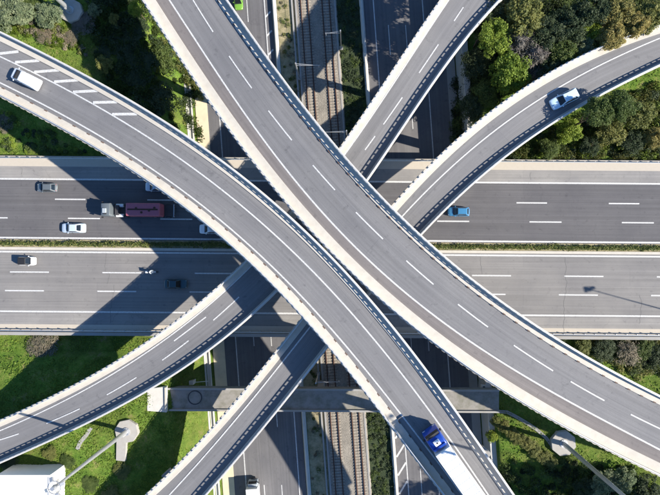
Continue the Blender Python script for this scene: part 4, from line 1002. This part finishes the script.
# thickets: masses of undergrowth nobody could count
def thicket(name, poly, n, label, mats, rad=(.5, 1.3), hgt=.8, per=150, leaf=.2):
    rng = np.random.default_rng(len(name) * 7 + n); xs = np.array([p[0] for p in poly]); ys = np.array([p[1] for p in poly])
    def inside(x, y):
        c = False; j = len(poly) - 1
        for i in range(len(poly)):
            if ((ys[i] > y) != (ys[j] > y)) and (x < (xs[j] - xs[i]) * (y - ys[i]) / (ys[j] - ys[i]) + xs[i]): c = not c
            j = i
        return c
    V = {m: [] for m in mats}; k = 0; tries = 0
    while k < n and tries < n * 60:
        tries += 1
        x, y = rng.uniform(xs.min(), xs.max()), rng.uniform(ys.min(), ys.max())
        if not inside(x, y): continue
        w = P(x, y, -.5); z = float(height(w.x, w.y)); R = rng.uniform(*rad); k += 1
        dd = unit_dirs(per, rng, -.1); kk = rng.uniform(.55, 1.08, len(dd))[:, None]
        pts = np.array([w.x, w.y, z + .1]) + dd * R * kk * np.array([1, 1, hgt])
        V[mats[rng.integers(len(mats))]].append(leaf_arrays(pts, dd * .6 + np.array([0, 0, .6]), rng.uniform(.6, 1.3, len(dd)) * leaf, rng))
    root = None
    vs = []; mi = []; me = None
    allv = [np.concatenate(V[m]) for m in mats if V[m]]; ms = [m for m in mats if V[m]]
    me = quads_mesh(name, np.concatenate(allv)); 
    for m in ms: me.materials.append(M[m])
    me.polygons.foreach_set('material_index', np.concatenate([np.full(len(v) // 4, i) for i, v in enumerate(allv)]).astype(np.int32))
    o = link(name, me, None); return tag(o, label, 'undergrowth', kind='stuff')
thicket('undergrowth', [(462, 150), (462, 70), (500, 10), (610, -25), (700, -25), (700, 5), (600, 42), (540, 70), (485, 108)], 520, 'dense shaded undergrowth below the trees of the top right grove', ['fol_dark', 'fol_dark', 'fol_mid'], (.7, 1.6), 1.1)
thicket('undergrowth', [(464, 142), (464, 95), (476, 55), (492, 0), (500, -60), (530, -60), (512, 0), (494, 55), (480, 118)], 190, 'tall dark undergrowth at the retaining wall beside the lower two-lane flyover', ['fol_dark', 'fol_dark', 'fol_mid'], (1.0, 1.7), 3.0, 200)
thicket('undergrowth', [(505, 158), (545, 132), (600, 106), (700, 66), (720, 158)], 620, 'mottled thicket between the lower flyover and the motorway gutter', ['fol_olive', 'fol_mid', 'fol_dark', 'fol_mid', 'fol_bright', 'fol_olive'], (.45, 1.2), 1.0)
thicket('undergrowth', [(560, 338), (720, 338), (720, 372), (640, 378), (600, 362)], 200, 'leafy undergrowth south of the motorway at the right edge', ['fol_dark', 'fol_mid', 'fol_olive'], (.5, 1.1), 1.0)
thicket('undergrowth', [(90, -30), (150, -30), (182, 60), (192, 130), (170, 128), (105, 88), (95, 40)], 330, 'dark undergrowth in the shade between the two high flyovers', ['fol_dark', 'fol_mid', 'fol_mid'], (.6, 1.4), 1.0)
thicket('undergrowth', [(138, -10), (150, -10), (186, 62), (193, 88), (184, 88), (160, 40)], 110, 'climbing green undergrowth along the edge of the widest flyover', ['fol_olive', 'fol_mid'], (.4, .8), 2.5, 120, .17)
thicket('undergrowth', [(0, 22), (60, 25), (80, 40), (92, 60), (0, 30)], 120, 'sunny yellow-green scrub beside the high flyover in the top left', ['fol_bright', 'fol_olive', 'fol_bright', 'fol_brown'], (.3, .8), .7)
thicket('undergrowth', [(488, 460), (560, 460), (640, 470), (700, 510), (700, 560), (488, 560)], 300, 'dark undergrowth filling the bottom right corner', ['fol_dark', 'fol_dark', 'fol_mid'], (.5, 1.2), .9)
thicket('undergrowth', [(0, 108), (90, 152), (0, 152)], 60, 'low scrub under the high flyover left of the motorway', ['fol_dark', 'fol_mid', 'fol_bright'], (.3, .8), .6)

# grass tufts over the open ground
def tufts(poly_list, label):
    rng = np.random.default_rng(5); pts = []
    for (x0, x1, y0, y1), k in poly_list:
        x = rng.uniform(x0, x1, k); y = rng.uniform(y0, y1, k); kz = (H + 1) / FPX
        X = (x - NX) * kz; Y = -(y - NY) * kz; Z = height(X, Y)
        c = X / KT + NX - TILT * (NY - Y / KT - 247); ok = ((c < 190) | (c > 478))
        dens = np.sin(X * .9 + 2 * np.sin(Y * .5)) + np.sin(Y * 1.1 + 1.7 * np.sin(X * .7)) + rng.normal(0, .8, k)
        ok &= dens > -.5
        pts.append(np.stack([X, Y, Z + rng.uniform(.02, .16, k)], 1)[ok])
    pts = np.concatenate(pts); nrm = np.tile(np.array([[0, 0, .9]]), (len(pts), 1))
    me = quads_mesh('grass_tufts', leaf_arrays(pts, nrm, rng.uniform(.09, .27, len(pts)), rng, 1.8)); me.materials.append(M['grassblade'])
    tag(link('grass_tufts', me, None), label, 'grass', kind='stuff')
tufts([((-30, 215, 338, 520), 42000), ((480, 700, 335, 520), 22000), ((-30, 200, -30, 154), 22000), ((462, 700, -30, 158), 10000)], 'green grass tufts covering the open ground')
# dry weeds along the railway verges
def verge_weeds(c0, c1, n, mats, label, y0=-120, y1=620):
    rng = np.random.default_rng(int(c0)); V = []; mi = []
    for i in range(n):
        y = rng.uniform(y0, y1); c = rng.uniform(c0, c1); p = corr(c, y); R = rng.uniform(.25, .75); dd = unit_dirs(55, rng, 0)
        pts = np.array([p.x, p.y, TZ + .05]) + dd * R * rng.uniform(.4, 1.05, (len(dd), 1)) * np.array([1, 1, .8])
        v = leaf_arrays(pts, dd * .5 + np.array([0, 0, .6]), rng.uniform(.6, 1.2, len(dd)) * .17, rng); V.append(v); mi.append(np.full(len(v) // 4, rng.integers(len(mats))))
    me = quads_mesh('verge_weeds', np.concatenate(V)); [me.materials.append(M[m]) for m in mats]
    me.polygons.foreach_set('material_index', np.concatenate(mi).astype(np.int32)); tag(link('verge_weeds', me, None), label, 'weeds', kind='stuff')
verge_weeds(296, 308, 170, ['fol_olive', 'fol_brown', 'fol_mid'], 'dry weeds on the verge west of the tracks')
verge_weeds(355, 376, 1300, ['fol_dark', 'fol_mid', 'fol_dark'], 'dark green weeds on the verge east of the tracks')

# hedge in the motorway median
rng = np.random.default_rng(3); V = []
for x in np.arange(-300, 1000, 1.6):
    w = mw(243.2 + rng.normal(0, .5), x); R = rng.uniform(.38, .68); dd = unit_dirs(46, rng, -.1)
    pts = np.array([w.x, w.y, .08]) + dd * R * rng.uniform(.55, 1.05, (len(dd), 1)) * np.array([1, .95, 1.5])
    V.append(leaf_arrays(pts, dd * .6 + np.array([0, 0, .5]), rng.uniform(.6, 1.3, len(dd)) * .17, rng))
vv = np.concatenate(V); hm = quads_mesh('median_hedge', vv); hm.materials.append(M['fol_olive']); hm.materials.append(M['fol_mid'])
hm.polygons.foreach_set('material_index', (np.random.default_rng(1).random(len(vv) // 4) > .45).astype(np.int32))
tag(link('median_hedge', hm, None), 'long clipped green hedge in the motorway median', 'hedge')
